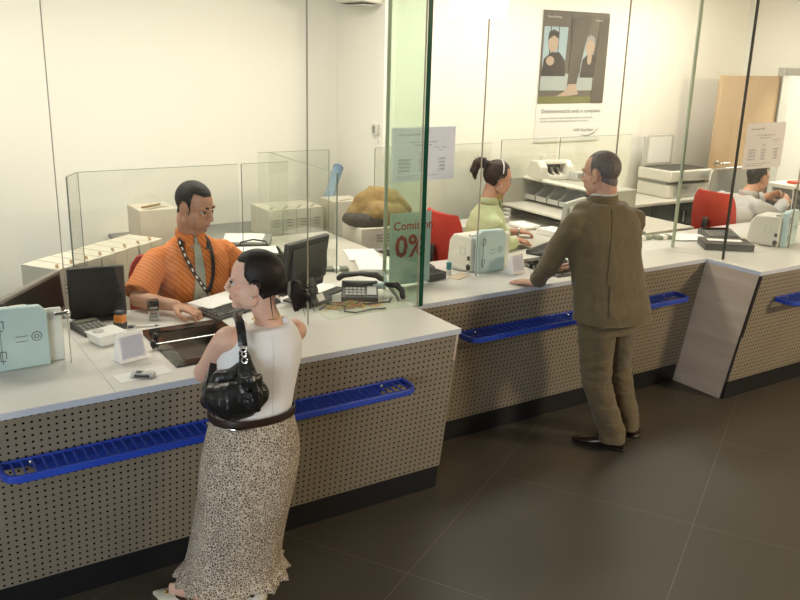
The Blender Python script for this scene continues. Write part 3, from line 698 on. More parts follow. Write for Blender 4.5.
b = B(); b.tube([(2.42, 3.84, Z+.075), (2.455, 3.80, Z+.078), (2.475, 3.775, Z+.05), (2.475, 3.765, Z+.012)], [(.016, .009), (.019, .010), (.019, .010), (.016, .009)], 12); b.obj('black_curve', M_['black'], t, world=True)
# heap of coloured rubber bands
rb = random.Random(3); b = B(); cols = [mat('band_red', (.50, .09, .05), .6), mat('band_yellow', (.66, .46, .08), .6), mat('band_green', (.22, .30, .08), .6), mat('band_tan', (.56, .38, .18), .6)]
for k in range(110):
    g = rb.gauss(0, .075); h_ = rb.gauss(0, .035); c = V((2.13+g+.03, 3.80+h_-g*.1, Z+.003+rb.random()*.014*math.exp(-(g/.07)**2)))
    if c.y < 3.66 or c.x > 2.42: continue
    a = rb.uniform(0, 6.3); rx, ry = rb.uniform(.012, .026), rb.uniform(.006, .018); ti = rb.uniform(-.2, .2); b.cur = k % 4
    P = [c+V((rx*math.cos(q)*math.cos(a)-ry*math.sin(q)*math.sin(a), rx*math.cos(q)*math.sin(a)+ry*math.sin(q)*math.cos(a), ti*rx*math.cos(q)*.3+.002)) for q in [i*2*PI/12 for i in range(13)]]
    b.tube(P, .0013, 5, rnd=False)
o = b.obj('rubber_bands', cols); tag(o, 'loose heap of coloured rubber bands spread around the telephone', 'rubber bands', kind='stuff')
o = B(); o.tube([(1.98, 3.80, Z+.006), (2.06, 3.86, Z+.006), (2.12, 3.78, Z+.008), (2.08, 3.71, Z+.006), (2.12, 3.665, Z+.006), (2.22, 3.68, Z+.006), (2.30, 3.66, Z+.006)], .004, 8)
o = o.obj('power_cable', M_['black']); tag(o, 'thin black cable looping in front of the telephone', 'cable')
o = B(); o.tube([(1.93, 3.84, Z+.006), (2.04, 3.90, Z+.006), (2.14, 3.84, Z+.010), (2.24, 3.76, Z+.012), (2.37, 3.74, Z+.010), (2.42, 3.80, Z+.006)], .0045, 8)
o = o.obj('power_cable', M_['black']); tag(o, 'thicker black cable crossing the heap of rubber bands', 'cable')
t = thing('plastic_sheet', 'pale green plastic desk mat under the telephone', 'desk mat', (2.26, 3.8, HT)); b = B(); b.bx(1.95, 2.465, 3.64, 4.02, HT+.0002, HT+.0007); b.obj('mat', mat('pale_green_mat', (.56, .58, .48), .25), t, world=True, smooth=0)

# monitors
def monitor(c, z0, w, h, face, tilt, label, mback, mscreen, bezel=None, stand=True, base_xy=None):
    """c: centre foot of the panel (x, y); face: heading of the screen (deg from +Y towards +X); tilt back in degrees"""
    rz = -math.radians(face)+PI
    t = thing('monitor', label, 'monitor', (c[0], c[1], Z), rz, 'flat computer monitors'); M = Matrix.Translation((0, 0, z0)) @ Matrix.Rotation(-math.radians(tilt), 4, 'X')
    b = B(M); b.prism([(-w/2, 0), (w/2, 0), (w/2, h), (-w/2, h)], 'y', -.012, .02); b.obj('bezel', bezel or mback, t, bevel=.007)
    b = B(M); b.bx(-w/2+.018, w/2-.018, -.0135, -.0115, .03, h-.018); b.obj('screen', mscreen, t, smooth=0)
    b = B(M); b.prism([(.021, .03), (.021, h-.03), (.034, h-.05), (.055, h*.45), (.055, .07), (.034, .05)], 'x', -w/2+.035, w/2-.035); bk = b.obj('back_shell', mback, t, bevel=.008)
    b = B(M)
    for k in range(6): b.bx(-w/2+.08, w/2-.08, .0545, .0565, h*.28+k*.012-.02, h*.28+k*.012-.015)
    b.obj('vent_ribs', M_['black'], bk)
    if stand:
        p = M @ V((0, .05, h*.25)); b = B(); b.tube([p, (p.x, p.y+.03, p.z*.5), (0, p.y+.02, .016)], [(.035, .015), (.032, .014), (.035, .02)], 12, side=(1, 0, 0)); b.obj('neck', mback, t)
        b = B(); b.prism([(-.11, -.10), (.11, -.10), (.12, .06), (.07, .10), (-.07, .10), (-.12, .06)], 'z', 0, .015); 
        for i in range(len(b.v)): b.v[i].y += p.y+.0
        b.obj('foot', mback, t, bevel=.004)
    return t, M
mon, MM = monitor((1.99, 4.04), .055, .36, .29, -26, 9, 'dark tilted monitor seen from behind above the customer with the ponytail', M_['dkgrey'], M_['blackgloss'])
b = B(); b.box((.035, .16, .045), (.055, .002, .04), Matrix.Rotation(.5, 3, 'X')); b.obj('sticker', M_['paper'], mon)
mon2, _ = monitor((4.34, 4.43), .03, .34, .29, -22, 4, 'silver-backed monitor between the teller in green and the man in the suit', mat('silver_plastic', (.46, .47, .42), .35, .2), M_['blackgloss'])
# two dark screens left of the seated man
monitor((.955, 4.19), .008, .265, .255, 190, 1, 'upright black monitor behind the calculator', M_['black'], M_['black'])
monL, _ = monitor((.655, 4.17), .0, .58, .215, 128, 4, 'wide black monitor with a grey rim behind the large banknote machine', M_['black'], M_['black'], bezel=mat('rim_grey', (.22, .20, .17), .45))

# archive boxes
def archive_box(M, w, d, h, label, group, lined=True):
    loc = M.translation; R = M.to_3x3()
    t = thing('archive_box', label, 'box', loc, 0, group, R=R)
    b = B(); b.bx(0, w, 0, d, 0, h-.0); b.obj('carton', M_['card'], t, bevel=.002)
    b = B(); b.prism([(w*.12, d*.12), (w*.30, d*.10), (w*.88, d*.34), (w*.72, d*.36)], 'z', h, h+.0015); b.obj('lid_flap', M_['carddark'], t)
    if lined:
        b = B()
        for k in range(3): b.bx(w*.3, w*.72, -.0012, .0004, h*.62-k*.022, h*.62-k*.022+.005)
        b.obj('label_print', M_['inkgrey'], t)
    return t
t = thing('low_cabinet', 'low cabinet carrying the row of archive boxes', 'cabinet', (1.2, 5.1, TF), math.radians(35)); b = B(); b.bx(-.46, .54, -.085, .30, 0, .39); b.obj('carcass', M_['ltgrey'], t, bevel=.003)
for k in range(2): b = B(); b.bx(-.45+k*.495, .035+k*.495-.005, -.101, -.0855, .02, .37); dd = b.obj('door', M_['whitep'], t, bevel=.003); b = B(); b.bx(-.05+k*.495, -.03+k*.495, -.111, -.1015, .28, .32); b.obj('handle', M_['steel'], dd)
M0 = Matrix.Translation((.895, 4.80, 0)) @ Matrix.Rotation(math.radians(35), 4, 'Z')
ords = ['first', 'second', 'third', 'fourth', 'fifth', 'sixth', 'seventh', 'eighth']
for lay in range(2):
    for k in range(8):
        w = .108
        archive_box(M0 @ Matrix.Translation((.006+k*(w+.007), .0+random.uniform(0, .012), TF+.392+lay*.262)), w, .27, .26,
                    '%s archive carton from the monitor end of the %s row' % (ords[k], ('lower', 'upper')[lay]), 'archive cartons behind the black monitors')
t = thing('storage_cabinet', 'long low cabinet along the rear wall under cartons and jacket', 'cabinet', (2.7, 5.85, TF))
b = B(); b.bx(1.60, PIERX-.02, 5.66, WB-.02, TF, .85); b.obj('carcass', M_['ltgrey'], t, world=True); b = B(); b.bx(1.59, PIERX-.015, 5.645, WB-.015, .8505, .875); b.obj('worktop', M_['grey'], t, world=True, bevel=.002)
for k in range(4): b = B(); x0 = 1.61+k*.482; b.bx(x0, x0+.475, 5.642, 5.6595, TF+.03, .845); dd = b.obj('door', M_['ltgrey'], t, world=True); b = B(); b.bx(x0+.44, x0+.455, 5.632, 5.6415, .7, .8); b.obj('handle', M_['steel'], dd, world=True)
archive_box(Matrix.Translation((1.62, 5.72, .876)), .26, .30, .30, 'white carton behind the head of the orange-shirted teller', None, False)
o = B(); o.tube([(1.66, 5.80, 1.186), (1.80, 5.86, 1.188)], .007, 8); o = o.obj('marker_pen', M_['carddark']); tag(o, 'brown marker lying on the carton behind the seated man', 'pen')
for k in range(4):
    archive_box(Matrix.Translation((2.59+k*.115, 5.78, .876)), .11, .34, .215, '%s of four white cartons by the rear wall, counted from the orange-shirted teller' % ('first', 'second', 'third', 'last')[k], 'four cartons by the rear wall')
archive_box(Matrix.Translation((3.075, 5.665, .876)) @ Matrix.Rotation(-.04, 4, 'Z'), .25, .24, .265, 'tall white carton under the blue tube', None, False)
archive_box(Matrix.Translation((3.0, 5.12, .90)) @ Matrix.Rotation(-.1, 4, 'Z'), .40, .34, .14, 'white carton under the tan jacket', None, True)
t = thing('side_table', 'small dark table carrying the carton and tan jacket', 'table', (3.2, 5.25, TF)); b = B(); b.bx(2.965, 3.50, 5.02, 5.55, .865, .899); b.obj('tabletop', M_['grey'], t, world=True, bevel=.003)
for xx in (2.99, 3.47):
    for yy in (5.05, 5.52): b = B(); b.bx(xx-.015, xx+.015, yy-.015, yy+.015, TF, .8648); b.obj('leg', M_['black'], t, world=True)
t = thing('blue_tube', 'pale blue plastic tube leaning in the wall corner', 'tube', (3.1, 5.6, .95))
a, c = V((3.15, 6.01, .918)), V((3.425, 6.25, 1.30)); tt = (c-a).normalized()
b = B(); b.cyl(a, c, .042, n=24); b.obj('tube', mat('blue_tube_plastic', (.22, .33, .46), .35), t, world=True); b = B(); b.cyl(c+tt*.0005, c+tt*.02, .045, n=24); b.obj('end_cap', mat('blue_cap', (.18, .28, .42), .4), t, world=True); b = B(); b.cyl(a+tt*.12, a+tt*.16, .0428, n=24); b.obj('label', M_['paper'], t, world=True)
t = thing('wire_tangle', 'thin dark cable beside the foot of the blue tube', 'cable', (2.9, 5.68, .88)); b = B(); b.tube([(2.75, 5.70, .882), (2.86, 5.72, .90), (2.95, 5.69, .884), (3.02, 5.67, .90), (3.06, 5.66, .882)], .004, 8); b.obj('cable', M_['carddark'], t, world=True)
t = thing('thermostat', 'small beige wall thermostat beside the glass edge', 'thermostat', (PIERX, 5.86, 1.6)); b = B(); b.bx(PIERX-.03, PIERX-.0005, 5.80, 5.88, 1.615, 1.70); b.obj('casing', M_['cream'], t, world=True, bevel=.005); b = B(); b.bx(PIERX-.034, PIERX-.0305, 5.825, 5.855, 1.63, 1.685); b.obj('dial', M_['grey'], t, world=True)
t = thing('wall_socket', 'small white switch plate under the thermostat', 'switch', (PIERX, 5.84, 1.55)); b = B(); b.bx(PIERX-.012, PIERX-.0005, 5.80, 5.86, 1.555, 1.585); b.obj('plate', M_['whitep'], t, world=True, bevel=.003)
t = thing('air_conditioner', 'white wall air conditioner high on the rear pier', 'air conditioner', (PIERX, 6.0, 2.6)); b = B(); b.prism([(PIERX-.0005, 2.585), (PIERX-.0005, 2.87), (PIERX-.2, 2.87), (PIERX-.22, 2.70), (PIERX-.17, 2.60)], 'y', 5.78, 6.22); b.obj('casing', M_['cream'], t, world=True, bevel=.01); b = B(); b.bx(PIERX-.15, PIERX-.03, 5.82, 6.18, 2.575, 2.5845); b.obj('louvre', M_['ltgrey'], t, world=True)

# things before the teller in green
t = thing('glue_stick', 'teal and white glue stick beside the cream banknote machine', 'glue stick', (3.02, 4.09, Z)); b = B(); b.cyl((0, 0, 0), (0, 0, .035), .016); b.obj('foot', M_['whitep'], t); b = B(); b.cyl((0, 0, .0355), (0, 0, .078), .0165); b.obj('wrapper', M_['teal'], t)
t = thing('computer_mouse', 'black computer mouse left of the glue stick', 'mouse', (2.99, 4.28, Z), math.radians(-60)); b = B(); b.tube([(-.04, 0, .012), (0, 0, .018), (.04, 0, .011)], [(.026, .012), (.03, .018), (.025, .011)], 16, side=(0, 1, 0)); b.obj('shell', M_['black'], t); b = B(); b.bx(.02, .034, -.003, .003, .03, .033); b.obj('wheel', M_['grey'], t)
t = thing('paper_tray', 'low dark tray beside the zero-percent sign', 'tray', (2.87, 4.10, Z), math.radians(8)); b = B(); b.bx(-.07, .07, -.09, .09, 0, .012); b.bx(-.07, -.062, -.09, .09, .012, .045); b.bx(.062, .07, -.09, .09, .012, .045); b.bx(-.062, .062, -.09, -.082, .012, .045); b.obj('tray', M_['dkgrey'], t)
papers(3.06, 4.03, Z, .4, 2, 'printed leaflet under the glue stick', .15, .08, .003, m=mat('leaflet', (.62, .5, .36), .7, noise_amt=.3, noise_scale=40))
# pigeonhole organiser
t = thing('pigeonhole_unit', 'grey desktop pigeonhole unit with sloped bins beside the teller in green', 'organiser', (4.93, 4.98, HT)); hx0, hx1, hy0, hy1 = 4.74, 5.17, 4.60, 5.46
ug = mat('unit_grey', (.42, .41, .34), .5); ul = mat('unit_cream', (.64, .61, .52), .45)
b = B(); b.bx(hx0+.05, hx1, hy0, hy1, 1.245, 1.265); b.obj('top_board', ug, t, world=True, bevel=.003)
b = B(); b.tube([(hx0+.06, hy0, 1.262), (hx0+.06, hy1, 1.262)], [(.035, .016)]*2, 12, side=(1, 0, 0), rnd=False); b.obj('roll_front', ul, t, world=True)
b = B(); b.bx(hx0-.22, hx1-.0005, hy1+.0005, hy1+.018, HT+.001, 1.262); b.obj('side_panel', ug, t, world=True); b = B(); b.bx(hx0+.02, hx1-.0005, hy0-.018, hy0-.0005, HT+.001, 1.262); b.obj('side_panel', ug, t, world=True)
b = B(); b.bx(hx1-.012, hx1, hy0, hy1, HT+.001, 1.245); b.obj('back_panel', ug, t, world=True)
b = B(); b.bx(hx0-.19, hx1-.013, hy0, hy1, 1.045, 1.06); b.obj('shelf', ul, t, world=True)
b = B(); b.bx(hx0+.03, hx1-.013, hy0, hy1, HT+.002, HT+.01); b.obj('bottom_board', ug, t, world=True)
for k in range(6):
    y = hy0+.04+k*.14; b = B(); x = hx0+.06
    b.prism([(x, 1.085), (x+.2, 1.085), (x+.2, 1.20), (x+.11, 1.20), (x, 1.125)], 'y', y, y+.006); b.prism([(x, 1.085), (x+.2, 1.085), (x+.2, 1.20), (x+.11, 1.20), (x, 1.125)], 'y', y+.118, y+.124)
    b.bx(x, x+.006, y+.006, y+.118, 1.085, 1.125); b.bx(x+.006, x+.2, y+.006, y+.118, 1.085, 1.09); b.bx(x+.194, x+.2, y+.006, y+.118, 1.09, 1.20); b.obj('bin', M_['ltgrey'], t, world=True)
papers(4.44, 4.68, Z, math.radians(5), 8, 'stack of white forms on the desk under the pigeonhole shelf', .16, .24, .003, th=.005)
papers(4.42, 5.02, Z, math.radians(-4), 5, 'second stack of white forms farther along the pigeonhole unit', .15, .22, .01, th=.005)
for k in range(3):
    o = B(); o.bx(4.38+k*.05, 4.42+k*.05, 5.2+k*.05, 5.26+k*.05, Z, Z+.05+.02*k); o = o.obj('small_box', M_['ltgrey'], bevel=.003); tag(o, ('lowest', 'middle', 'tallest')[k]+' of three small grey boxes by the pigeonhole unit', 'box', 'three small grey boxes')
t = thing('bottle', 'small amber bottle in front of the face of the teller in green', 'bottle', (4.40, 5.32, Z)); b = B(); b.lathe([(0, 0), (.03, 0), (.032, .01), (.032, .2), (.028, .22), (.014, .25), (.013, .28), (0, .28)], (0, 0, 0)); b.obj('glass', mat('amber', (.25, .15, .04), .2), t); b = B(); b.lathe([(0, .2805), (.016, .2805), (.016, .305), (0, .305)]); b.obj('cap', M_['carddark'], t)
# old banknote counter standing on the unit
t = thing('note_counter', 'cream note counter with dark open mouth on the pigeonhole unit', 'note counter', (4.93, 5.30, 1.267), math.radians(-12)); cr = M_['cream']
b = B(); b.prism([(-.10, 0), (.10, 0), (.10, .10), (.07, .15), (-.04, .155), (-.10, .11)], 'x', -.165, -.095); b.obj('left_cheek', cr, t, bevel=.012, seg=3)
b = B(); b.prism([(-.10, 0), (.10, 0), (.10, .10), (.07, .15), (-.04, .155), (-.10, .11)], 'x', .095, .15); b.obj('right_cheek', cr, t, bevel=.012, seg=3)
b = B(); b.bx(-.0945, .0945, -.09, .10, 0, .035); b.prism([(-.05, .125), (.08, .115), (.07, .148), (-.045, .152)], 'x', -.0945, .0945); b.obj('housing', cr, t, bevel=.004)
b = B(); b.bx(-.0945, .0945, .03, .095, .0355, .114); b.obj('dark_mouth', M_['dkgrey'], t)
for k in range(3): b = B(); b.tube([(-.06+k*.06, -.07, .038), (-.055+k*.06, -.02, .05), (-.05+k*.06, .026, .085)], [(.012, .006)]*3, 8, side=(1, 0, 0)); b.obj('stacker_finger', cr, t)
for k in (-.085, .03): b = B(); b.cyl((k, .03, .15), (k, .03, .185), .014); b.bx(k-.02, k+.02, .015, .045, .185, .196); b.obj('guide_knob', cr, t, bevel=.003)
t = thing('card_reader', 'small grey box behind the cream note counter', 'box', (5.08, 5.14, 1.267)); b = B(); b.bx(-.06, .06, -.05, .05, 0, .07); b.obj('casing', M_['ltgrey'], t, bevel=.005); b = B(); b.bx(-.05, .05, -.052, -.0505, .02, .06); b.obj('front', M_['grey'], t)

# chairs
def chair(x, y, face, label, zseat=.60, sp=.058):
    t = thing('office_chair', label, 'chair', (x, y, TF), -math.radians(face), 'red office chairs')    # local +y is where the sitter looks
    h = zseat-TF
    b = B(); b.prism([(-.23, -.22), (.23, -.22), (.24, .05), (.20, .24), (-.20, .24), (-.24, .05)], 'z', h-.06, h); b.obj('seat', M_['red'], t, bevel=.025, seg=3)
    b = B(); R = []
    for j in range(9):
        z = h+.12+j*sp; w = .20+.03*math.sin(PI*min(1, j/8*.9+.1)); w *= (.86 if j in (0, 8) else (.97 if j in (1, 7) else 1)); yb = -.25-.04*(j/8)
        R.append([V((w*math.copysign(abs(math.cos(a))**.55, math.cos(a)), yb+.05*(math.cos(a)**2)*1.0+.032*math.copysign(abs(math.sin(a))**.8, math.sin(a))*(.55 if j in (0, 8) else 1), z)) for a in [i*2*PI/28 for i in range(28)]])
    b.rings(R); b.obj('backrest', M_['red'], t, smooth=60)
    b = B(); b.tube([(0, -.12, h-.075), (0, -.33, h-.05), (0, -.345, h+.15), (0, -.325, h+.36)], [(.03, .012)]*4, 10, side=(1, 0, 0)); b.obj('back_stem', M_['black'], t)
    for s_ in (-1, 1):
        b = B(); b.tube([(s_*.235, -.10, h-.07), (s_*.29, -.10, h-.04), (s_*.30, -.12, h+.12), (s_*.295, -.20, h+.21), (s_*.29, -.06, h+.235), (s_*.29, .10, h+.225)], [(.018, .012)]*4+[(.026, .014)]*2, 10); b.obj('armrest', M_['black'], t)
    b = B(); b.cyl((0, 0, .09), (0, 0, h-.0615), .03); b.obj('column', M_['black'], t)
    for k in range(5):
        a = 2*PI*k/5+.3; e = V((.27*math.cos(a), .27*math.sin(a), .07)); b = B(); b.tube([(.0, 0, .10), e], [(.03, .02), (.018, .014)], 8); lg = b.obj('leg', M_['black'], t)
        b = B(); b.cyl(e+V((0, -.012, -.042)), e+V((0, .012, -.042)), .027); b.obj('caster', M_['black'], lg)
    return t
chair(1.46, 4.46, 182, 'red office chair under the teller in the orange shirt', .62, .047)
chair(3.60, 4.63, 92, 'red office chair under the teller in the green shirt', .64)
chair(6.41, 4.60, 92, 'red office chair under the teller in the grey shirt', .60)

# printer corner and desk of the third teller
t = thing('printer_cabinet', 'dark-fronted cabinet with white top carrying the copier', 'cabinet', (6.4, 5.3, TF)); b = B(); b.bx(5.55, 7.0, 5.17, 5.72, TF, .975); b.obj('carcass', mat('dark_green_grey', (.03, .034, .03), .3), t, world=True); b = B(); b.bx(5.28, 7.02, 5.15, 5.735, .9755, 1.0); b.obj('worktop', M_['desk_lam'], t, world=True, bevel=.002)
for k in range(3): b = B(); b.bx(5.56+k*.48, 6.03+k*.48, 5.152, 5.1695, TF+.04, .965); dd = b.obj('door', mat('smoked_front', (.028, .032, .028), .2), t, world=True); b = B(); b.bx(5.98+k*.48, 5.995+k*.48, 5.142, 5.1515, .8, .9); b.obj('handle', M_['steel'], dd, world=True)
b = B(); b.bx(5.29, 5.32, 5.2, 5.7, TF, .975); b.obj('side_panel', M_['ltgrey'], t, world=True)
t = thing('copier', 'cream copier with its scanner lid standing open', 'copier', (6.66, 5.42, 1.001), math.radians(0))
b = B(); b.bx(-.30, .27, -.16, .22, 0, .12); b.obj('lower_body', cr, t, bevel=.01); b = B(); b.bx(-.31, .28, -.18, .22, .1505, .255); b.obj('scanner_unit', cr, t, bevel=.012); b = B(); b.bx(-.29, .26, -.12, .21, .1205, .15); b.obj('output_gap', M_['grey'], t)
b = B(); b.bx(-.22, .10, -.165, -.1605, .03, .085); b.obj('paper_drawer', M_['ltgrey'], t); b = B(); b.bx(-.21, -.02, -.196, -.1205, .125, .13); b.obj('output_tray', M_['grey'], t)
b = B(); b.bx(.10, .27, -.20, -.1805, .20, .24); b.obj('control_panel', M_['ltgrey'], t); b = B(); b.bx(-.29, .25, -.16, .18, .2552, .2575); b.obj('scan_glass', M_['dkgrey'], t)
b = B(); b.prism([(-.30, 0), (.10, 0), (.10, .275), (.06, .29), (-.26, .29), (-.30, .275)], 'y', .17, .20)
for i in range(len(b.v)): b.v[i].z += .26
ld = b.obj('lid', M_['ltgrey'], t, bevel=.006); b = B(); b.bx(-.25, .06, .166, .1695, .285, .53); b.obj('white_pad', M_['whitep'], ld)
t = thing('desk_screen', 'small grey desk screen with rounded aluminium rim before the door', 'desk screen', (6.75, 4.88, 1.0)); b = B(); b.bx(6.46, 7.15, 4.885, 4.895, 1.0, 1.30); b.obj('panel', mat('frosted_screen', (.38, .40, .37), .3), t, world=True)
b = B(); b.tube([(6.45, 4.89, .76), (6.45, 4.89, 1.27), (6.47, 4.89, 1.305), (6.50, 4.89, 1.315), (7.15, 4.89, 1.315), (7.17, 4.89, 1.30), (7.175, 4.89, .76)], .012, 10); b.obj('rim', M_['steel'], t, world=True)
t = thing('side_desk', 'low desk behind the grey-shirted teller carrying the desk screen', 'desk', (6.8, 4.97, TF)); b = B(); b.bx(6.42, 7.25, 4.86, 5.10, .735, .7595); b.obj('desktop', M_['desk_lam'], t, world=True)
for xx in (6.43, 7.21): b = B(); b.bx(xx, xx+.03, 4.87, 5.08, TF, .7345); b.obj('side_panel', M_['ltgrey'], t, world=True)
t = thing('file_box', 'flat black file box lying behind the black glass edge', 'box', (5.30, 3.82, Z), math.radians(-38)); b = B(); b.bx(-.17, .17, -.13, .11, 0, .04); b.obj('box', M_['dkgrey'], t, bevel=.003); b = B(); b.bx(-.172, .172, -.132, .112, .0405, .047); b.obj('lid', M_['black'], t, bevel=.002)
papers(5.30, 3.83, Z+.048, math.radians(-40), 1, 'white slip on the flat black file box', .24, .07, .002)
t = thing('calculator', 'black desk calculator behind the black file box', 'calculator', (5.56, 4.07, Z), math.radians(-30)); b = B(); b.prism([(-.10, 0), (.10, 0), (.10, .05), (-.10, .018)], 'x', -.13, .13); b.obj('casing', M_['dkgrey'], t, bevel=.004); b = B()
for i in range(7):
    for j in range(4): b.box((-.1+i*.033, -.075+j*.03, .0235+(-.075+j*.03+.1)*.16), (.024, .02, .008))
b.obj('keys', M_['grey'], t); b = B(); b.box((0, .08, .052), (.2, .03, .008)); b.obj('display', M_['blackgloss'], t)
papers(5.62, 3.93, Z, math.radians(-20), 4, 'yellowish receipts between the calculator and the banknote machine', .16, .10, .02, m=mat('receipt', (.62, .60, .40), .7), th=.003)
t = thing('wall_shelf', 'pale shelf under the open doorway with a red item on it', 'shelf', (7.5, 4.75, 1.15)); b = B(); b.bx(7.22, WRX-.02, 4.2, 4.85, 1.13, 1.165); b.obj('board', M_['cream'], t, world=True, bevel=.004); b = B(); b.bx(7.25, WRX-.03, 4.78, 4.80, TF, 1.1295); b.bx(7.25, WRX-.03, 4.25, 4.27, TF, 1.1295); b.obj('side_panel', M_['ltgrey'], t, world=True)
t = thing('red_folder', 'red folder lying on the pale shelf by the doorway', 'folder', (7.5, 4.6, 1.167)); b = B(); b.bx(7.34, 7.66, 4.45, 4.72, 1.166, 1.19); b.obj('cover', mat('red_card', (.6, .06, .02), .5), t, world=True, bevel=.003); b = B(); b.bx(7.345, 7.655, 4.447, 4.4495, 1.170, 1.186); b.obj('pages', M_['paper'], t, world=True)
for k, (x, y, h_) in enumerate(((7.13, 4.68, .13), (7.14, 4.53, .10), (7.12, 4.42, .08))):
    o = B(); o.bx(x-.07, x+.07, y-.05, y+.05, HT+.0, HT+h_); o = o.obj('desk_box', (M_['dkgrey'], M_['carddark'], M_['dkgrey'])[k], bevel=.004); tag(o, ('dark box farthest from the glass before the grey-shirted teller', 'brown box between two dark boxes before the grey-shirted teller', 'low dark box nearest the glass before the grey-shirted teller')[k], 'box')
t = thing('desk_riser', 'desk top extension before the grey-shirted teller', 'desk', (7.0, 4.5, TF)); b = B(); b.bx(6.86, 7.215, 4.363, 4.78, .92, HT-.001); b.obj('top', M_['desk_lam'], t, world=True); b = B(); b.bx(6.87, 6.89, 4.4, 4.77, TF, .9195); b.obj('side_panel', M_['ltgrey'], t, world=True)
t = thing('monitor', 'pale rounded monitor at the hands of the grey-shirted teller', 'monitor', (6.70, 4.15, Z), math.radians(-127)); b = B(); b.prism([(-.17, .05), (.17, .05), (.18, .25), (.14, .31), (-.14, .31), (-.18, .25)], 'y', -.02, .03); b.obj('shell', M_['cream'], t, bevel=.015); b = B(); b.bx(-.13, .13, -.0225, -.0205, .08, .27); b.obj('screen', M_['blackgloss'], t); b = B(); b.bx(-.04, .04, -.01, .03, .012, .052); b.bx(-.1, .1, -.07, .07, 0, .012); b.obj('stand', M_['cream'], t)
# tray of papers right of the orange-shirted man
papers(1.93, 4.62, HT+.0, math.radians(-15), 6, 'ruffled white papers behind the shoulder of the orange-shirted teller', .28, .21, .02, th=.006) if False else None
t = thing('document_tray', 'black wire tray of white papers right of the orange shirt', 'tray', (2.14, 4.985, Z), math.radians(-15)); b = B(); b.bx(-.16, .16, -.12, .12, 0, .006)
for s_ in (-1, 1): b.bx(-.16, .16, s_*.12-.003, s_*.12+.003, .006, .05); b.bx(s_*.16-.003, s_*.16+.003, -.117, .117, .006, .05)
b.obj('tray', M_['black'], t); b = B(); b.tube([(-.1, .12, .05), (-.08, .125, .085), (.0, .125, .10), (.08, .125, .085), (.1, .12, .05)], .006, 8); b.obj('wire_handle', M_['black'], t)
papers(2.14, 4.985, Z+.008, math.radians(-17), 6, 'white papers filling the black wire tray', .27, .20, .006, th=.008)
# ------------------------------------------------------------------ people
def remesh(b, voxel, smooth=4, fac=.5):
    me = b.mesh('tmp'); o = bpy.data.objects.new('tmp', me); C.objects.link(o)
    md = o.modifiers.new('r', 'REMESH'); md.mode = 'VOXEL'; md.voxel_size = voxel
    if smooth: s = o.modifiers.new('s', 'SMOOTH'); s.iterations = smooth; s.factor = fac
    dg = bpy.context.evaluated_depsgraph_get(); out = bpy.data.meshes.new_from_object(o.evaluated_get(dg))
    bpy.data.objects.remove(o); bpy.data.meshes.remove(me)
    return out

def wrinkle(me, amp, scale, stretch=(1, 1, 1), seed=0.0, zr=None):
    no = [v.normal.copy() for v in me.vertices]
    for v, n in zip(me.vertices, no):
        p = V((v.co.x*stretch[0], v.co.y*stretch[1], v.co.z*stretch[2]))*scale + V((seed, seed*.7, 0))
        w = noise.noise(p) + .5*noise.noise(p*2.1)
        a = amp
        if zr: a *= max(0, min(1, (v.co.z-zr[0])/(zr[1]-zr[0])))
        v.co += n*(w*a)
    me.update()

def fin(me, name, mats, parent, smooth=180, inv=True):
    if inv and parent: me.transform(WM[parent.name].inverted())
    return link(name, me, mats, parent, smooth=smooth)

def cloth(b, name, m, parent, voxel=.007, smooth=5, amp=.003, scale=14, stretch=(1, 1, 1), seed=0.):
    me = remesh(b, voxel, smooth)
    if amp: wrinkle(me, amp, scale, stretch, seed)
    return fin(me, name, m, parent)

def frame(c, f, up=(0, 0, 1)):
    """matrix with x right, y forward f, z up at c"""
    f = V(f).normalized(); u = V(up); r = f.cross(u).normalized(); u = r.cross(f)
    M = Matrix.Identity(4)
    for i in range(3): M[i][0], M[i][1], M[i][2], M[i][3] = r[i], f[i], u[i], c[i]
    return M
def hdg(deg, down=0):
    a, d = math.radians(deg), math.radians(down)
    return V((math.sin(a)*math.cos(d), math.cos(a)*math.cos(d), -math.sin(d)))

def head(B_, M, s=1.0, female=False):
    """skull, face, ears: origin mid-head, y forward"""
    old = B_.M; B_.M = M @ Matrix.Scale(s, 4)
    jw = .9 if female else 1.0
    B_.ell((0, -.018, .038), (.0745, .096, .086)); B_.ell((0, .018, .030), (.066, .070, .078))
    B_.ell((0, .026, -.028), (.060*jw, .060, .080)); B_.ell((0, .030, -.070), (.048*jw, .050, .040)); B_.ell((0, .068, -.094), (.021*jw, .019, .017))
    for q in (-1, 1):
        B_.ell((q*.040, .052, -.026), (.024, .028, .026)); B_.ell((q*.026, .077 if not female else .073, .026), (.028, .016, .011 if not female else .009))
        B_.ell((q*.056, .012, -.062), (.013*jw, .034, .028))
        B_.ell((q*.012, .094, -.032), (.009, .012, .008))
        B_.ell((q*.074, -.012, -.006), (.010, .019, .032), Matrix.Rotation(-.25, 3, 'X') @ Matrix.Rotation(q*.35, 3, 'Z')); B_.ell((q*.072, -.003, -.030), (.008, .010, .012))
        B_.ell((q*.081, -.018, .002), (.006, .013, .024), Matrix.Rotation(q*.45, 3, 'Z'))
    B_.tube([(0, .084, .018), (0, .099, -.008), (0, .108, -.026)], [(.010, .010), (.010, .011), (.012, .012)] if not female else [(.009, .009), (.0085, .009), (.0095, .0095)], 12, side=(1, 0, 0))
    for q in (-1, 1): B_.ell((q*.030, .046, -.048), (.030, .034, .036)); B_.ell((q*.052, .020, -.040), (.016, .035, .040))
    B_.ell((0, .083, -.054), (.024, .013, .012)); B_.ell((0, .089, -.0565), (.021, .009, .0055)); B_.ell((0, .087, -.0675), (.018, .010, .007))
    B_.M = old

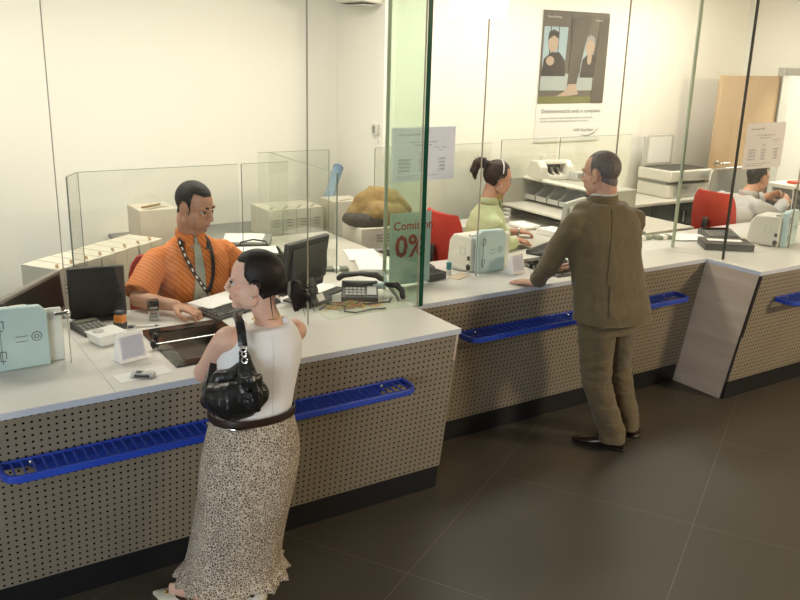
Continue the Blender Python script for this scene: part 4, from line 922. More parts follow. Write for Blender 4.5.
def eyes(parent, M, s, iris, brow_m, brow=1.0):
    Ms = M @ Matrix.Scale(s, 4)
    for q in (-1, 1):
        b = B(Ms); b.ell((q*.030, .0738, .0015), (.0118, .0115, .0076)); b.obj('eyeball', M_['eye'], parent, world=True)
        b = B(Ms); b.ell((q*.030, .0832, .001), (.0054, .0040, .0056)); b.obj('iris', iris, parent, world=True)
        b = B(Ms); b.tube([(q*.018, .0795, .006), (q*.030, .0875, .0105), (q*.043, .078, .0045)], [(.0028, .0022)]*3, 8); b.obj('eyelid', brow_m, parent, world=True)
        b = B(Ms); b.tube([(q*.014, .0905, .0275), (q*.030, .0895, .0315), (q*.047, .076, .026)], [(.003*brow, .0055*brow), (.003*brow, .0055*brow), (.002, .003)], 8, side=(0, 1, 0)); b.obj('eyebrow', brow_m, parent, world=True)

def hand(B_, wrist, d, dorsal, thumb, curl=(25, 35, 20), s=1.0, spread=1.0):
    """palm, four fingers, thumb. thumb = +1/-1: the side (of d x dorsal) the thumb leaves from"""
    d = V(d).normalized(); n = V(dorsal); n = (n-d*n.dot(d)).normalized(); x = d.cross(n)
    M = Matrix.Identity(4)
    for i in range(3): M[i][0], M[i][1], M[i][2], M[i][3] = x[i], d[i], n[i], wrist[i]
    old = B_.M; B_.M = M @ Matrix.Scale(s, 4)
    B_.tube([(0, -.015, 0), (0, .02, 0), (thumb*.002, .055, .002), (thumb*.002, .086, 0)], [(.027, .019), (.032, .017), (.039, .015), (.037, .011)], 16, side=(1, 0, 0))
    B_.ell((thumb*.026, .030, -.006), (.016, .028, .014))
    for k, (ox, L) in enumerate(((.031, .070), (.0105, .079), (-.0105, .073), (-.031, .056))):
        ox *= thumb; p = V((ox, .084, 0)); a = 0; fan = ox*2.2*spread; pts = [V((ox*.9, .06, 0)), p]
        for j, (f, cv) in enumerate(zip((.45, .30, .25), curl)):
            a += math.radians(cv); dv = V((math.sin(fan), math.cos(a)*math.cos(fan), -math.sin(a))); p = p+dv*(L*f); pts.append(p)
        B_.tube(pts, [.0095, .0092, .0084, .0078, .0068], 10)
    p0 = V((thumb*.028, .018, -.006)); p1 = p0+V((thumb*.028, .032, -.008)); p2 = p1+V((thumb*.010, .030, -.008)); p3 = p2+V((-thumb*.002, .022, -.006))
    B_.tube([p0, p1, p2, p3], [.014, .0112, .0096, .0078], 10)
    B_.M = old

def arm(B_, sh, el, wr, ru=.047, rm=.040, rw=.027):
    sh, el, wr = V(sh), V(el), V(wr)
    B_.tube([sh, sh.lerp(el, .35), sh.lerp(el, .75), el], [ru, ru*.98, ru*.84, rm*.95], 14)
    B_.tube([el, el.lerp(wr, .28), el.lerp(wr, .65), wr], [rm*.95, rm*1.04, (rm+rw)/2*.95, rw], 14)

def leg(B_, hp, kn, an, rt=.082, rk=.055, ra=.038):
    hp, kn, an = V(hp), V(kn), V(an)
    B_.tube([hp, hp.lerp(kn, .4), hp.lerp(kn, .8), kn], [rt, rt*.92, rk*1.1, rk], 14)
    B_.tube([kn, kn.lerp(an, .3), kn.lerp(an, .7), an], [rk*.95, rk*1.05, ra*1.15, ra], 14)

def torso(B_, rings, n=28, e=2.3, rnd=True):
    """rings: (centre, side half-vector, front half-vector)"""
    R = []
    for c, a, f in rings:
        c, a, f = V(c), V(a), V(f)
        ring = []
        for k in range(n):
            th = 2*PI*k/n; x, y = math.cos(th), math.sin(th); x, y = math.copysign(abs(x)**(2/e), x), math.copysign(abs(y)**(2/e), y)
            ring.append(c+a*x+f*y)
        R.append(ring)
    B_.rings(R)

def tr(levels, base, heading, lean=(0, 0)):
    """levels: (z, dx_side, dy_front, half_width, half_depth) -> rings about base in a body frame of the given heading"""
    f = hdg(heading); r = V((f.y, -f.x, 0)); out = []
    for z, sx, sy, a, d in levels: out.append((V((base[0], base[1], 0))+r*sx+f*sy+V((0, 0, z)), r*a, f*d))
    return out

def skin_paint(me, M, s, lip, base, extra=None):
    """lips, brows and similar real colours of the skin as a colour attribute; M = head frame"""
    at = me.color_attributes.new('tone', 'FLOAT_COLOR', 'POINT'); Mi = (M @ Matrix.Scale(s, 4)).inverted()
    data = []
    for v in me.vertices:
        p = Mi @ v.co; c = base
        dl = ((p.x/.023)**2+((p.z+.0615)/.0105)**2)
        if p.y > .07 and dl < 1: t = min(1, (1-dl)*2.5); c = tuple(c[i]*(1-t)+lip[i]*t for i in range(3))
        if extra:
            c = extra(p, c)
        data += [*c, 1]
    at.data.foreach_set('color', data)

def skin_mat(name):
    m = mat(name, (.5, .3, .2), .5, bump=.08, bump_scale=220, spec=.4); g = NG(m)
    a = g.new('ShaderNodeVertexColor'); a.layer_name = 'tone'; g.link(a.outputs[0], g.b.inputs['Base Color'])
    g.b.inputs['Subsurface Weight'].default_value = .12; g.b.inputs['Subsurface Radius'].default_value = (.012, .005, .003); g.b.inputs['Subsurface Scale'].default_value = .6
    return m
M_['skin'] = skin_mat('skin'); M_['eye'] = mat('eye_white', (.72, .70, .66), .2); M_['iris'] = mat('iris_brown', (.03, .016, .008), .15)
def hair_mat(name, a, b, sc=(90, 90, 8)):
    m = mat(name, a, .55, spec=.3); g = NG(m); g.xyz(); mp = g.new('ShaderNodeMapping'); mp.inputs['Scale'].default_value = sc; g.link(g.vec, mp.inputs['Vector'])
    n = g.new('ShaderNodeTexNoise'); n.inputs['Scale'].default_value = 1; n.inputs['Detail'].default_value = 3; g.link(mp.outputs[0], n.inputs['Vector'])
    g.link(g.mix(n.outputs['Fac'], (*a, 1), (*b, 1)), g.b.inputs['Base Color'])
    bp = g.new('ShaderNodeBump'); bp.inputs['Strength'].default_value = .35; bp.inputs['Distance'].default_value = .004; g.link(n.outputs['Fac'], bp.inputs['Height']); g.link(bp.outputs[0], g.b.inputs['Normal'])
    return m
M_['hair_dk'] = hair_mat('hair_dark_brown', (.006, .004, .003), (.018, .011, .008)); M_['hair_bl'] = hair_mat('hair_black_cropped', (.007, .006, .005), (.022, .017, .013), (160, 160, 160))
M_['hair_gr'] = hair_mat('hair_grey_cropped', (.05, .042, .037), (.20, .17, .15), (70, 70, 70)); M_['hair_br'] = hair_mat('hair_brown', (.010, .005, .003), (.045, .020, .010))

def scalp(parent, me_world, M, s, inside, off, m, name='hair', rough=.0015, seed=0.):
    """cropped hair: the part of the head surface where inside(p) > 0, lifted by off"""
    Mi = (M @ Matrix.Scale(s, 4)).inverted(); bm = bmesh.new(); bm.from_mesh(me_world)
    sc = {v: inside(Mi @ v.co) for v in bm.verts}
    dele = [v for v in bm.verts if sc[v] < -.004]
    bm.normal_update(); nrm = {v: v.normal.copy() for v in bm.verts}
    bmesh.ops.delete(bm, geom=dele, context='VERTS')
    for v in bm.verts:
        t = max(-.15, min(1, sc[v]/.018)); t = t if t < 0 else t*(2-t)
        v.co += nrm[v]*(off*s*t+ (rough*noise.noise(v.co*260+V((seed, 0, 0))) if t > .2 else 0) - .0012)
    out = bpy.data.meshes.new(name); bm.to_mesh(out); bm.free()
    return fin(out, name, m, parent)

def snap_strip(obj, pts, w, d, off=.003, th=.002):
    """flat ribbon lying on obj: pts world, cast along d"""
    me = obj.data; Mw = WM[obj.name]; bv = BVHTree.FromPolygons([Mw @ v.co for v in me.vertices], [tuple(p.vertices) for p in me.polygons])
    d = V(d).normalized(); out = []
    for p in pts:
        p = V(p); h = bv.ray_cast(p-d*.6, d, 1.2)
        if h[0] is None: h = bv.find_nearest(p)
        out.append((h[0], h[1]))
    R = []
    for i, (p, n) in enumerate(out):
        if n.dot(d) > 0: n = -n
        a = out[max(0, i-1)][0]; c = out[min(len(out)-1, i+1)][0]; t = (c-a).normalized(); sd = t.cross(n).normalized()
        ww = w[i] if isinstance(w, (list, tuple)) else w
        q = p+n*off
        R.append([q+sd*ww/2+n*th, q-sd*ww/2+n*th, q-sd*ww/2-n*th, q+sd*ww/2-n*th])
    b = B(); b.rings(R); return b, out

def ankle_shoe(b, heel, toe, w=.042, h=.055, tip=.5):
    """closed shoe loft from heel to toe on the floor"""
    heel, toe = V(heel), V(toe); d = (toe-heel); L = d.length; d.normalize(); sd = V((d.y, -d.x, 0)); R = []
    for u, ww, hh, zz in ((-.04, .45, .55, .0), (.0, .75, .95, .0), (.12, .86, 1.25, .0), (.30, .84, 1.35, .0), (.48, .92, 1.0, .0), (.66, 1.0, .74, .0), (.82, .9, .6, .0), (.94, tip+.12, .48, .0), (1.0, tip*.55, .34, .0)):
        c = heel+d*(L*u); r = []
        for k in range(16):
            th = 2*PI*k/16; x, z = math.cos(th), math.sin(th)
            z = max(z, -.55) if False else z
            r.append(c+sd*(x*w*ww)+V((0, 0, heel.z*0+h*hh*.5+z*h*hh*.5)))
        R.append(r)
    b.rings(R)

# ================================================================== woman at the first counter
def woman_customer():
    W = thing('person', 'woman in white sleeveless top and leopard print skirt leaning on the counter', 'person', (1.12, 2.96, 0))
    hh = -60; HM = frame((1.245, 2.930, 1.408), hdg(hh, -1)); S = .97
    nk = V((1.30, 2.925, 1.25)); shL, elL, wrL = V((1.120, 2.915, 1.200)), V((1.112, 3.150, .990)), V((1.33, 3.300, .984))
    shR, elR, wrR = V((1.425, 2.935, 1.185)), V((1.45, 3.19, .99)), V((1.42, 3.42, .984))
    b = B(); head(b, HM, S, True)
    b.tube([HM @ V((0, -.03, -.04)), HM @ V((0, -.035, -.09)), nk, nk-V((0, 0, .04))], [.050, .047, .052, .075], 16)
    torso(b, tr([(.70, 0, 0, .165, .12), (.80, 0, 0, .165, .12), (.90, .01, 0, .135, .10), (1.0, .03, .01, .135, .10), (1.12, .045, .015, .15, .105), (1.19, .055, .01, .15, .085), (1.235, .06, .0, .10, .06)], (1.215, 2.91), -2))
    arm(b, shL, elL, wrL, .048, .044, .028); arm(b, shR, elR, wrR, .043, .038, .026)
    b.ell(shL+V((.012, 0, .0)), .053); b.ell(shR-V((.012, 0, 0)), .050); b.ell(elL, .038)
    hand(b, wrL, (.9, .35, -.06), (0, 0, 1), -1, (12, 18, 12), .9); hand(b, wrR, (-.8, .5, -.06), (0, 0, 1), -1, (12, 18, 12), .9)
    ankL, ankR = V((1.015, 3.035, .10)), V((1.22, 2.96, .10))
    leg(b, (1.14, 2.92, .78), (1.05, 2.99, .46), ankL, .08, .05, .033); leg(b, (1.30, 2.92, .78), (1.24, 2.94, .46), ankR, .08, .05, .033)
    for an, to in ((ankL, (.905, 3.155, .03)), (ankR, (1.10, 3.09, .03))):
        an = V(an); to = V(to); b.tube([an-V((0, 0, .0))+(an-to)*.12-V((0, 0, .06)), an.lerp(to, .35)-V((0, 0, .02)), an.lerp(to, .8)], [(.027, .026), (.032, .026), (.035, .014)], 12)
    me = remesh(b, .0042, 5)
    skin_paint(me, HM, S, (.50, .20, .16), (.70, .43, .32), lambda p, c: tuple(c[i]*(1, .93, .9)[i] for i in range(3)) if (abs(p.x) > .03 and abs(p.x) < .062 and p.y > .03 and -.05 < p.z < -.005) else c)
    hm = me.copy()
    body = fin(me, 'body', M_['skin'], W)
    eyes(body, HM, S, M_['iris'], M_['hair_dk'], .45)
    # sleek hair drawn back into a low tail
    def ins(p):
        if abs(p.x) > .058 and ((p.y+.010)/.020)**2+((p.z+.016)/.030)**2 < 1: return -.01
        return min(.03, max(p.z-.088, min(.030-p.y-max(0, .040-p.z)*.75, p.z+.050+.3*(p.y+.06))))+.002*noise.noise(p*150)
    def ins_old(p):
        front = .062-.55*max(0, -(p.z-.075))-.012*(abs(p.x)/.07)**2
        lim = .052 + .5*(p.z-.07) if p.z > .0 else .002+.35*p.z
        if p.z < -.045 - .5*(p.y+.06): return -.02
        if abs(p.x) > .06 and p.z < .022 and p.y > -.033: return -.01
        return min(.03, lim-p.y)
    hair = scalp(W, hm, HM, S, ins, .013, M_['hair_dk'], rough=.0006)
    b = B(HM @ Matrix.Scale(S, 4)); b.ell((0, -.035, .036), (.0765, .090, .084)); b.ell((0, -.085, .005), (.052, .045, .055)); b.tube([(0, -.10, -.012), (0, -.13, -.018), (.0, -.15, -.03)], [.038, .022, .026], 14)
    me = remesh(b, .005, 6); fin(me, 'swept_back_hair', M_['hair_dk'], hair)
    b = B(HM @ Matrix.Scale(S, 4)); rnd = random.Random(4)
    b.ell((.0, -.165, -.028), (.034, .030, .044)); b.ell((.012, -.178, -.036), (.028, .028, .042))
    b.tube([(0, -.145, -.02), (.005, -.175, -.045), (.01, -.178, -.085), (.008, -.165, -.11)], [.024, .034, .028, .010], 12)
    me = remesh(b, .005, 4)
    wrinkle(me, .004, 90, (1, 1, .3)); fin(me, 'ponytail', M_['hair_dk'], hair)
    b = B(HM @ Matrix.Scale(S, 4))
    for k in range(34):
        a = V((rnd.uniform(-.02, .02), -.16-rnd.random()*.03, -.02-rnd.random()*.05)); e = a+V((rnd.uniform(-.035, .035), -.03-rnd.random()*.025, rnd.uniform(-.075, .03)))
        b.tube([a, a.lerp(e, .5)+V((0, -.012, .008)), e], [.0022, .0018, .0007], 5, rnd=False)
    for k in range(5):
        a = V((-.045-rnd.random()*.01, -.07, -.04)); b.tube([a, a+V((-.004, -.004, -.04)), a+V((.004, -.010, -.075-rnd.random()*.02))], [.003, .0022, .0008], 5, rnd=False)
    b.obj('flyaway_hair', M_['hair_dk'], hair, world=True)
    b = B(HM @ Matrix.Scale(S, 4)); b.tube([(.025*math.cos(a), -.141, -.024+.025*math.sin(a)) for a in [i*2*PI/16 for i in range(17)]], .007, 8, rnd=False); b.obj('hair_tie', mat('hair_tie_grey', (.2, .18, .15), .5), hair, world=True)
    b = B(HM @ Matrix.Scale(S, 4)); b.ell((-.083, -.002, -.040), .0055); b.obj('earring', M_['chrome'], W, world=True); b = B(HM @ Matrix.Scale(S, 4)); b.ell((.083, -.002, -.040), .0055); b.obj('earring', M_['chrome'], W, world=True)
    # necklace
    b = B(); c0 = nk+V((.0, .005, .018)); pts = []
    for i in range(25):
        a = 2*PI*i/24; pts.append(c0+V((.060*math.cos(a), .060*math.sin(a), -.008+.010*math.sin(a)*-1)))
    b.tube(pts, .0024, 6, rnd=False); b.obj('necklace', M_['gold'], W, world=True)
    # white top
    wt = mat('white_cotton', (.78, .77, .76), .75, bump=.08, bump_scale=500)
    b = B()
    torso(b, tr([(.852, 0, 0, .150, .118), (.90, .01, 0, .150, .114), (.95, .022, .005, .151, .112), (1.02, .034, .01, .156, .114), (1.10, .044, .015, .167, .118), (1.16, .052, .012, .166, .108), (1.205, .058, .005, .142, .088), (1.238, .062, .0, .118, .066)], (1.215, 2.905), -2), e=2.35)
    for q in (-1, 1): b.tube([(1.277+q*.105, 2.93, 1.17), (1.275+q*.095, 2.915, 1.225), (1.275+q*.088, 2.92, 1.246)], [(.036, .05), (.028, .045), (.022, .035)], 14, side=(1, 0, 0))
    top_ = cloth(b, 'white_top', wt, W, .006, 6, .0022, 16, (1, 1, .55), 3.)
    b2, _ = snap_strip(top_, [(1.272-.018*(1.2-z)/.3, 2.7, z) for z in [1.22-.03*i for i in range(13)]], .0016, (0, 1, 0), .0008, .0004); b2.obj('back_seam', mat('seam_white', (.66, .65, .64), .8), top_, world=True)
    # skirt: straight loft with a frilled hem
    lp = leopard(); R = []; n = 180
    prof = [(.908, 1.216, 2.905, .160, .118), (.86, 1.214, 2.903, .168, .126), (.80, 1.212, 2.90, .185, .140), (.72, 1.207, 2.90, .201, .152), (.62, 1.193, 2.905, .199, .156), (.50, 1.175, 2.915, .192, .158), (.38, 1.155, 2.93, .190, .162), (.27, 1.142, 2.94, .192, .168), (.20, 1.135, 2.945, .196, .174), (.165, 1.133, 2.945, .198, .178), (.14, 1.132, 2.945, .212, .192), (.115, 1.131, 2.945, .226, .206), (.09, 1.130, 2.945, .232, .212)]
    for z, cx, cy, a, d in prof:
        fr = max(0, (.175-z)/.085); r = []; z = z if z > .30 else .30-(.30-z)*.60
        for k in range(n):
            th = 2*PI*k/n; f1 = 1+fr*(.050*math.sin(th*13+1.3*math.sin(th*2))+.018*math.sin(th*29)); f2 = 1+.010*math.sin(th*5+z*6)*max(0, min(1, (.8-z)/.4))
            x, y = math.cos(th), math.sin(th); e = 2.25; x, y = math.copysign(abs(x)**(2/e), x), math.copysign(abs(y)**(2/e), y)
            r.append(V((cx+a*x*f1*f2, cy+d*y*f1*f2, z+fr*.009*math.sin(th*13+2+1.3*math.sin(th*2))+.012*fr*math.sin(th*2))))
        R.append(r)
    b = B(); b.rings(R[::-1], caps=False); sk = b.obj('leopard_skirt', lp, W, world=True, smooth=180)
    md = sk.modifiers.new('t', 'SOLIDIFY'); md.thickness = .004; md = sk.modifiers.new('s', 'SUBSURF'); md.levels = 1; md.render_levels = 1
    # belt
    R = []; n = 48
    for z, g in ((.884, 0), (.884, .006), (.899, .008), (.914, .006), (.914, 0)):
        r = []
        for k in range(n):
            th = 2*PI*k/n; e = 2.3; x, y = math.cos(th), math.sin(th); x, y = math.copysign(abs(x)**(2/e), x), math.copysign(abs(y)**(2/e), y)
            r.append(V((1.214+(.166+g)*x, 2.903+(.128+g)*y, z-.014*y*0)))
        R.append(r)
    b = B(); b.rings(R, caps=False); bl = b.obj('brown_belt', mat('belt_leather', (.028, .014, .008), .4), W, world=True)
    b = B(); b.tube([(1.075, 2.797, .890), (1.10, 2.775, .888), (1.15, 2.765, .887)], [(.004, .003)]*3, 8); b.obj('metal_trim', M_['chrome'], bl, world=True)
    # pointed pale shoes
    sm = mat('pale_leather', (.66, .60, .48), .4)
    for hl, to in (((1.045, 3.0, 0), (.868, 3.20, 0)), ((1.25, 2.92, 0), (1.08, 3.12, 0))):
        b = B(); ankle_shoe(b, hl, to, .043, .042, .22); me = remesh(b, .004, 3)
        # open instep: cut away the upper middle
        hv, tv = V(hl), V(to); L = (tv-hv).length; dd = (tv-hv).normalized(); bm = bmesh.new(); bm.from_mesh(me)
        dl = [v for v in bm.verts if .10 < (v.co-hv).dot(dd)/L < .60 and v.co.z > .026+.012*abs(((v.co-hv).dot(dd)/L-.35)/.25)]
        bmesh.ops.delete(bm, geom=dl, context='VERTS'); bm.to_mesh(me); bm.free()
        so = fin(me, 'pointed_shoe', sm, W); md = so.modifiers.new('t', 'SOLIDIFY'); md.thickness = .003; md.offset = 1
        b = B()
        for u, v_ in ((.78, .0), (.74, .012), (.74, -.012), (.70, .0)): c = hv.lerp(tv, u)+V((dd.y, -dd.x, 0))*v_; b.ell(c+V((0, 0, .031)), (.007, .007, .004))
        b.obj('gold_ornament', M_['gold'], so, world=True)
    return W, top_

def leopard():
    m = mat('leopard_print_cloth', (.5, .45, .38), .8); g = NG(m); g.xyz()
    n0 = g.new('ShaderNodeTexNoise'); n0.inputs['Scale'].default_value = 30; g.link(g.vec, n0.inputs['Vector'])
    ad = g.new('ShaderNodeVectorMath'); ad.operation = 'MULTIPLY_ADD'; ad.inputs[1].default_value = (.014, .014, .014); g.link(n0.outputs['Color'], ad.inputs[0]); g.link(g.vec, ad.inputs[2])
    v1 = g.new('ShaderNodeTexVoronoi'); v1.feature = 'DISTANCE_TO_EDGE'; v1.inputs['Scale'].default_value = 100; g.link(ad.outputs[0], v1.inputs['Vector'])
    n1 = g.new('ShaderNodeTexNoise'); n1.inputs['Scale'].default_value = 9; n1.inputs['Detail'].default_value = 3; g.link(g.vec, n1.inputs['Vector'])
    th = g.math('ADD', g.math('MULTIPLY', n1.outputs['Fac'], .20), .02)
    spot = g.math('GREATER_THAN', v1.outputs['Distance'], th)
    v2 = g.new('ShaderNodeTexVoronoi'); v2.inputs['Scale'].default_value = 100; g.link(ad.outputs[0], v2.inputs['Vector'])
    core = g.math('LESS_THAN', v2.outputs['Distance'], .14)
    base = g.mix(n1.outputs['Fac'], (.58, .505, .395, 1), (.49, .42, .325, 1))
    c = g.mix(spot, base, (.12, .082, .06, 1)); c = g.mix(core, c, (.23, .17, .13, 1)); g.link(c, g.b.inputs['Base Color'])
    return m
woman, wtop = woman_customer()

# handbag
t = thing('handbag', 'black leather shoulder bag hanging at the side of the woman in the white top', 'handbag', (1.14, 2.77, .92)); hb = t
lea = mat('black_leather', (.010, .010, .010), .30, bump=.35, bump_scale=55)
b = B(); P = lambda x, y, d: PD(x, y, d)
dB = 3.17
b.tube([P(214, 398, dB), P(230, 402, dB-.02), P(246, 398, dB), P(257, 392, dB+.02)], [(.060, .045), (.078, .055), (.075, .055), (.058, .045)], 18, side=(0, 0, 1))
b.tube([P(208, 402, dB+.06), P(222, 380, dB+.06), P(236, 378, dB+.04), P(248, 366, dB)], [(.030, .022), (.045, .032), (.045, .03), (.03, .02)], 14, side=(0, 0, 1))
b.tube([P(244, 352, dB-.01), P(247, 372, dB-.03), P(250, 388, dB-.03)], [(.018, .010), (.036, .018), (.042, .03)], 14, side=(1, 0, 0))
b.tube([P(210, 372, dB+.16), P(207, 390, dB+.10), P(210, 404, dB+.06)], [(.012, .010), (.022, .018), (.03, .02)], 12, side=(1, 0, 0))
me = remesh(b, .006, 5); wrinkle(me, .005, 18, (1, 1, .5), 2.); body_ = fin(me, 'leather_body', lea, t)
b = B(); c = P(253, 394, dB-.085); b.tube([P(243, 384, dB-.075), P(252, 382, dB-.09), P(260, 380, dB-.06)], [(.028, .010)]*3, 12, side=(0, 0, 1)); b.tube([P(245, 402, dB-.07), P(253, 400, dB-.085), P(260, 398, dB-.06)], [(.035, .012)]*3, 12, side=(0, 0, 1)); me = remesh(b, .005, 3); wrinkle(me, .003, 40); fin(me, 'side_pocket', lea, t)
b = B(); b.tube([P(252, 374, dB-.06), P(256, 392, dB-.105), P(258, 411, dB-.07)], [(.012, .004)]*3, 8, side=(1, 0, 0)); b.obj('pocket_strap', lea, t, world=True)
st = [P(237.5, 317.5, 3.20), P(239.5, 322, 3.165), P(241.5, 332, 3.145), P(243, 346, 3.135)]
b = B(); b.tube([P(238, 312, 3.27)]+st, [(.017, .003)]*5, 8, side=(1, -.6, 0)); b.obj('shoulder_strap', lea, t, world=True)
b = B(); b.tube([P(217, 352, 3.33), P(213, 366, 3.30), P(211, 378, 3.27)], [(.014, .003)]*3, 8, side=(1, -.6, 0)); b.obj('shoulder_strap', lea, t, world=True)
def ring(b, c, r, th, up=False, n=16):
    c = V(c); b.tube([c+RT*(r*math.cos(a))+UP*(r*1.0*math.sin(a)) for a in [i*2*PI/n for i in range(n+1)]], th, 6, rnd=False)
b = B(); ring(b, P(243.3, 349.5, 3.125), .011, .0028); ring(b, P(244, 354.5, 3.12), .008, .0024); ring(b, P(244.5, 360.5, 3.115), .010, .003); b.obj('metal_rings', M_['chrome'], t, world=True)
b = B(); b.bx(-.02, .02, -.001, .001, 0, .004)
# ================================================================== man in the suit
def men_hair(p, zf=.068, side=.028):
    if abs(p.x) > .055 and ((p.y+.013)/.027)**2+((p.z+.008)/.044)**2 < 1: return -.01
    low = p.z+.028 if p.y > -.030 else p.z+.026+.60*(-.030-p.y)
    return min(.03, max(p.z-zf-.25*max(0, abs(p.x)-.03), min(side-p.y, low)))+.0025*noise.noise(p*160)
def suit_mat():
    m = mat('brown_wool', (.12, .085, .042), .85); g = NG(m); g.xyz()
    n = g.new('ShaderNodeTexNoise'); n.inputs['Scale'].default_value = 420; n.inputs['Detail'].default_value = 2; g.link(g.vec, n.inputs['Vector'])
    n2 = g.new('ShaderNodeTexNoise'); n2.inputs['Scale'].default_value = 5; g.link(g.vec, n2.inputs['Vector'])
    c = g.mix(n.outputs['Fac'], (.086, .062, .029, 1), (.150, .111, .054, 1)); g.link(c, g.b.inputs['Base Color'])
    g.b.inputs['Sheen Weight'].default_value = .15
    return m
def man_customer():
    Wm = thing('person', 'man in brown suit standing with one hand on the counter', 'person', (3.66, 3.28, 0))
    su = suit_mat(); tm = su
    HM = frame((3.452, 3.325, 1.645), hdg(-14, 6)); S = 1.03
    nk = V((3.45, 3.29, 1.50)); bh = 8; f = hdg(bh); r = V((f.y, -f.x, 0))
    shL, elL, wrL = V((3.235, 3.275, 1.400)), V((3.215, 3.405, 1.165)), V((3.295, 3.60, .992))
    shR, elR, wrR = V((3.665, 3.245, 1.395)), V((3.70, 3.345, 1.14)), V((3.60, 3.54, 1.06))
    b = B(); head(b, HM, S)
    b.tube([HM @ V((0, -.03, -.03)), HM @ V((0, -.035, -.085)), nk, nk-V((0, 0, .05))], [.062, .060, .064, .08], 16)
    torso(b, tr([(.80, .06, -.01, .15, .10), (1.0, .03, -.01, .15, .10), (1.2, .0, 0, .16, .10), (1.38, -.01, .01, .17, .10), (1.46, -.01, 0, .12, .07)], (3.46, 3.26), bh))
    arm(b, shL, elL, wrL, .048, .04, .029); arm(b, shR, elR, wrR, .048, .04, .029)
    hand(b, wrL+V((-.004, .012, -.012)), (-.16, 1, -.10), (0, 0, 1), 1, (4, 8, 6), 1.1, 1.3); hand(b, wrR, (-.3, .9, .0), (.2, 0, 1), -1, (20, 30, 20))
    hpL, knL, anL = V((3.44, 3.24, .84)), V((3.50, 3.255, .46)), V((3.645, 3.225, .09)); hpR, knR, anR = V((3.62, 3.25, .84)), V((3.775, 3.36, .46)), V((3.86, 3.31, .09))
    leg(b, hpL, knL, anL, .075, .05, .032); leg(b, hpR, knR, anR, .075, .05, .032)
    for an in (anL, anR): b.tube([an-V((0, 0, .05)), an+V((-.06, .10, -.064))], [(.028, .026), (.028, .012)], 10)
    me = remesh(b, .0042, 5)
    def ex(p, c):
        return c
    skin_paint(me, HM, S, (.42, .18, .14), (.50, .28, .19)); hm = me.copy(); body = fin(me, 'body', M_['skin'], Wm)
    eyes(body, HM, S, M_['iris'], M_['hair_gr'])
    def ins(p):
        return men_hair(p, .088, .021)
    def ins_old(p):
        lim = .060+.35*(p.z-.085) if p.z > .03 else .012+.5*(p.z-.03)
        if p.z < -.062+.25*min(0, p.y+.05): return -.02
        if abs(p.x) > .058 and p.y > -.036 and p.z < .030: return -.01
        return min(.03, lim-p.y)
    scalp(Wm, hm, HM, S, ins, .0045, M_['hair_gr'], rough=.0012)
    # jacket
    b = B()
    torso(b, tr([(.815, .085, -.045, .232, .165), (.90, .075, -.04, .226, .160), (1.0, .055, -.03, .216, .152), (1.10, .035, -.02, .211, .148), (1.22, .01, -.005, .218, .150), (1.33, -.01, .0, .228, .148), (1.41, -.015, .0, .215, .125), (1.46, -.012, -.005, .17, .095), (1.50, -.01, -.005, .10, .075)], (3.46, 3.265), bh), e=2.5)
    for sh, el, wr, cf in ((shL, elL, wrL, .93), (shR, elR, wrR, .98)):
        b.tube([sh+V((0, 0, -.005)), sh.lerp(el, .4), el, el.lerp(wr, .5), el.lerp(wr, cf)], [(.070), .066, .062, .055, .050], 16, rnd=False); b.tube([nk-V((0, 0, .03)), nk.lerp(sh, .5)-V((0, 0, .022)), sh+V((0, 0, .002))], [.055, .058, .064], 14)
    b.tube([nk+r*-.13-V((0, 0, .05)), nk+V((0, -.02, -.03)), nk+r*.13-V((0, 0, .055))], [.055, .058, .055], 14)
    jk = remesh(b, .007, 11); wrinkle(jk, .0085, 8, (1, 1, 1.3), 5.); wrinkle(jk, .0016, 34, (1, 1, .8), 1.)
    # hem: flatten the lower rim
    for v in jk.vertices:
        if v.co.z < .845: v.co.z = .845+(v.co.z-.845)*.15
    jacket = fin(jk, 'suit_jacket', su, Wm)
    # collar
    b = B(); pts = []
    for i in range(19):
        a = -PI*.5-PI*.80+ i*(PI*1.6)/18; pts.append(nk+V((0, .003, 0))+r*(.079*math.cos(a))+f*(.077*math.sin(a))+V((0, 0, .016-.045*max(0, math.sin(a)+.2))))
    b.tube(pts, [(.030, .009)]*19, 10, side=(0, 0, 1)); me = remesh(b, .005, 2); fin(me, 'jacket_collar', su, jacket); b = B(); b.tube([nk+r*(.071*math.cos(a))+f*(.069*math.sin(a))+V((0, 0, .035-.05*max(0, math.sin(a)))) for a in [i*2*PI/20 for i in range(21)]], [(.016, .004)]*21, 8, side=(0, 0, 1)); b.obj('shirt_collar', mat('shirt_pale', (.5, .5, .46), .8), Wm, world=True)
    # centre seam, vent and pocket flap
    dk = mat('wool_seam', (.05, .04, .022), .9)
    b2, _ = snap_strip(jacket, [PD(606-.3*i, 212+6.0*i, 4.7) for i in range(13)], .0035, _fw, .0012, .0010); b2.obj('centre_seam', dk, jacket, world=True)
    b2, _ = snap_strip(jacket, [PD(601.5, 287+5*i, 4.8) for i in range(7)], .008, _fw, .0006, .001); b2.obj('back_vent', dk, jacket, world=True)
    b2, _ = snap_strip(jacket, [PD(567+2.5*i, 281.5+.35*i, 4.8) for i in range(7)], .055, _fw, .002, .003); b2.obj('pocket_flap', su, jacket, world=True)
    b = B()
    for k in range(3): b.ell(elL.lerp(wrL, .72+.07*k)+V((-.05, -.02, .012)), (.007, .007, .007))
    b.obj('cuff_buttons', mat('button_brown', (.03, .02, .012), .4), jacket, world=True)
    # shirt cuff at the left hand
    b = B(); b.tube([elL.lerp(wrL, .90), elL.lerp(wrL, .965)], [.039, .037], 14); b.obj('shirt_cuff', M_['paper'], jacket, world=True)
    # trousers
    b = B()
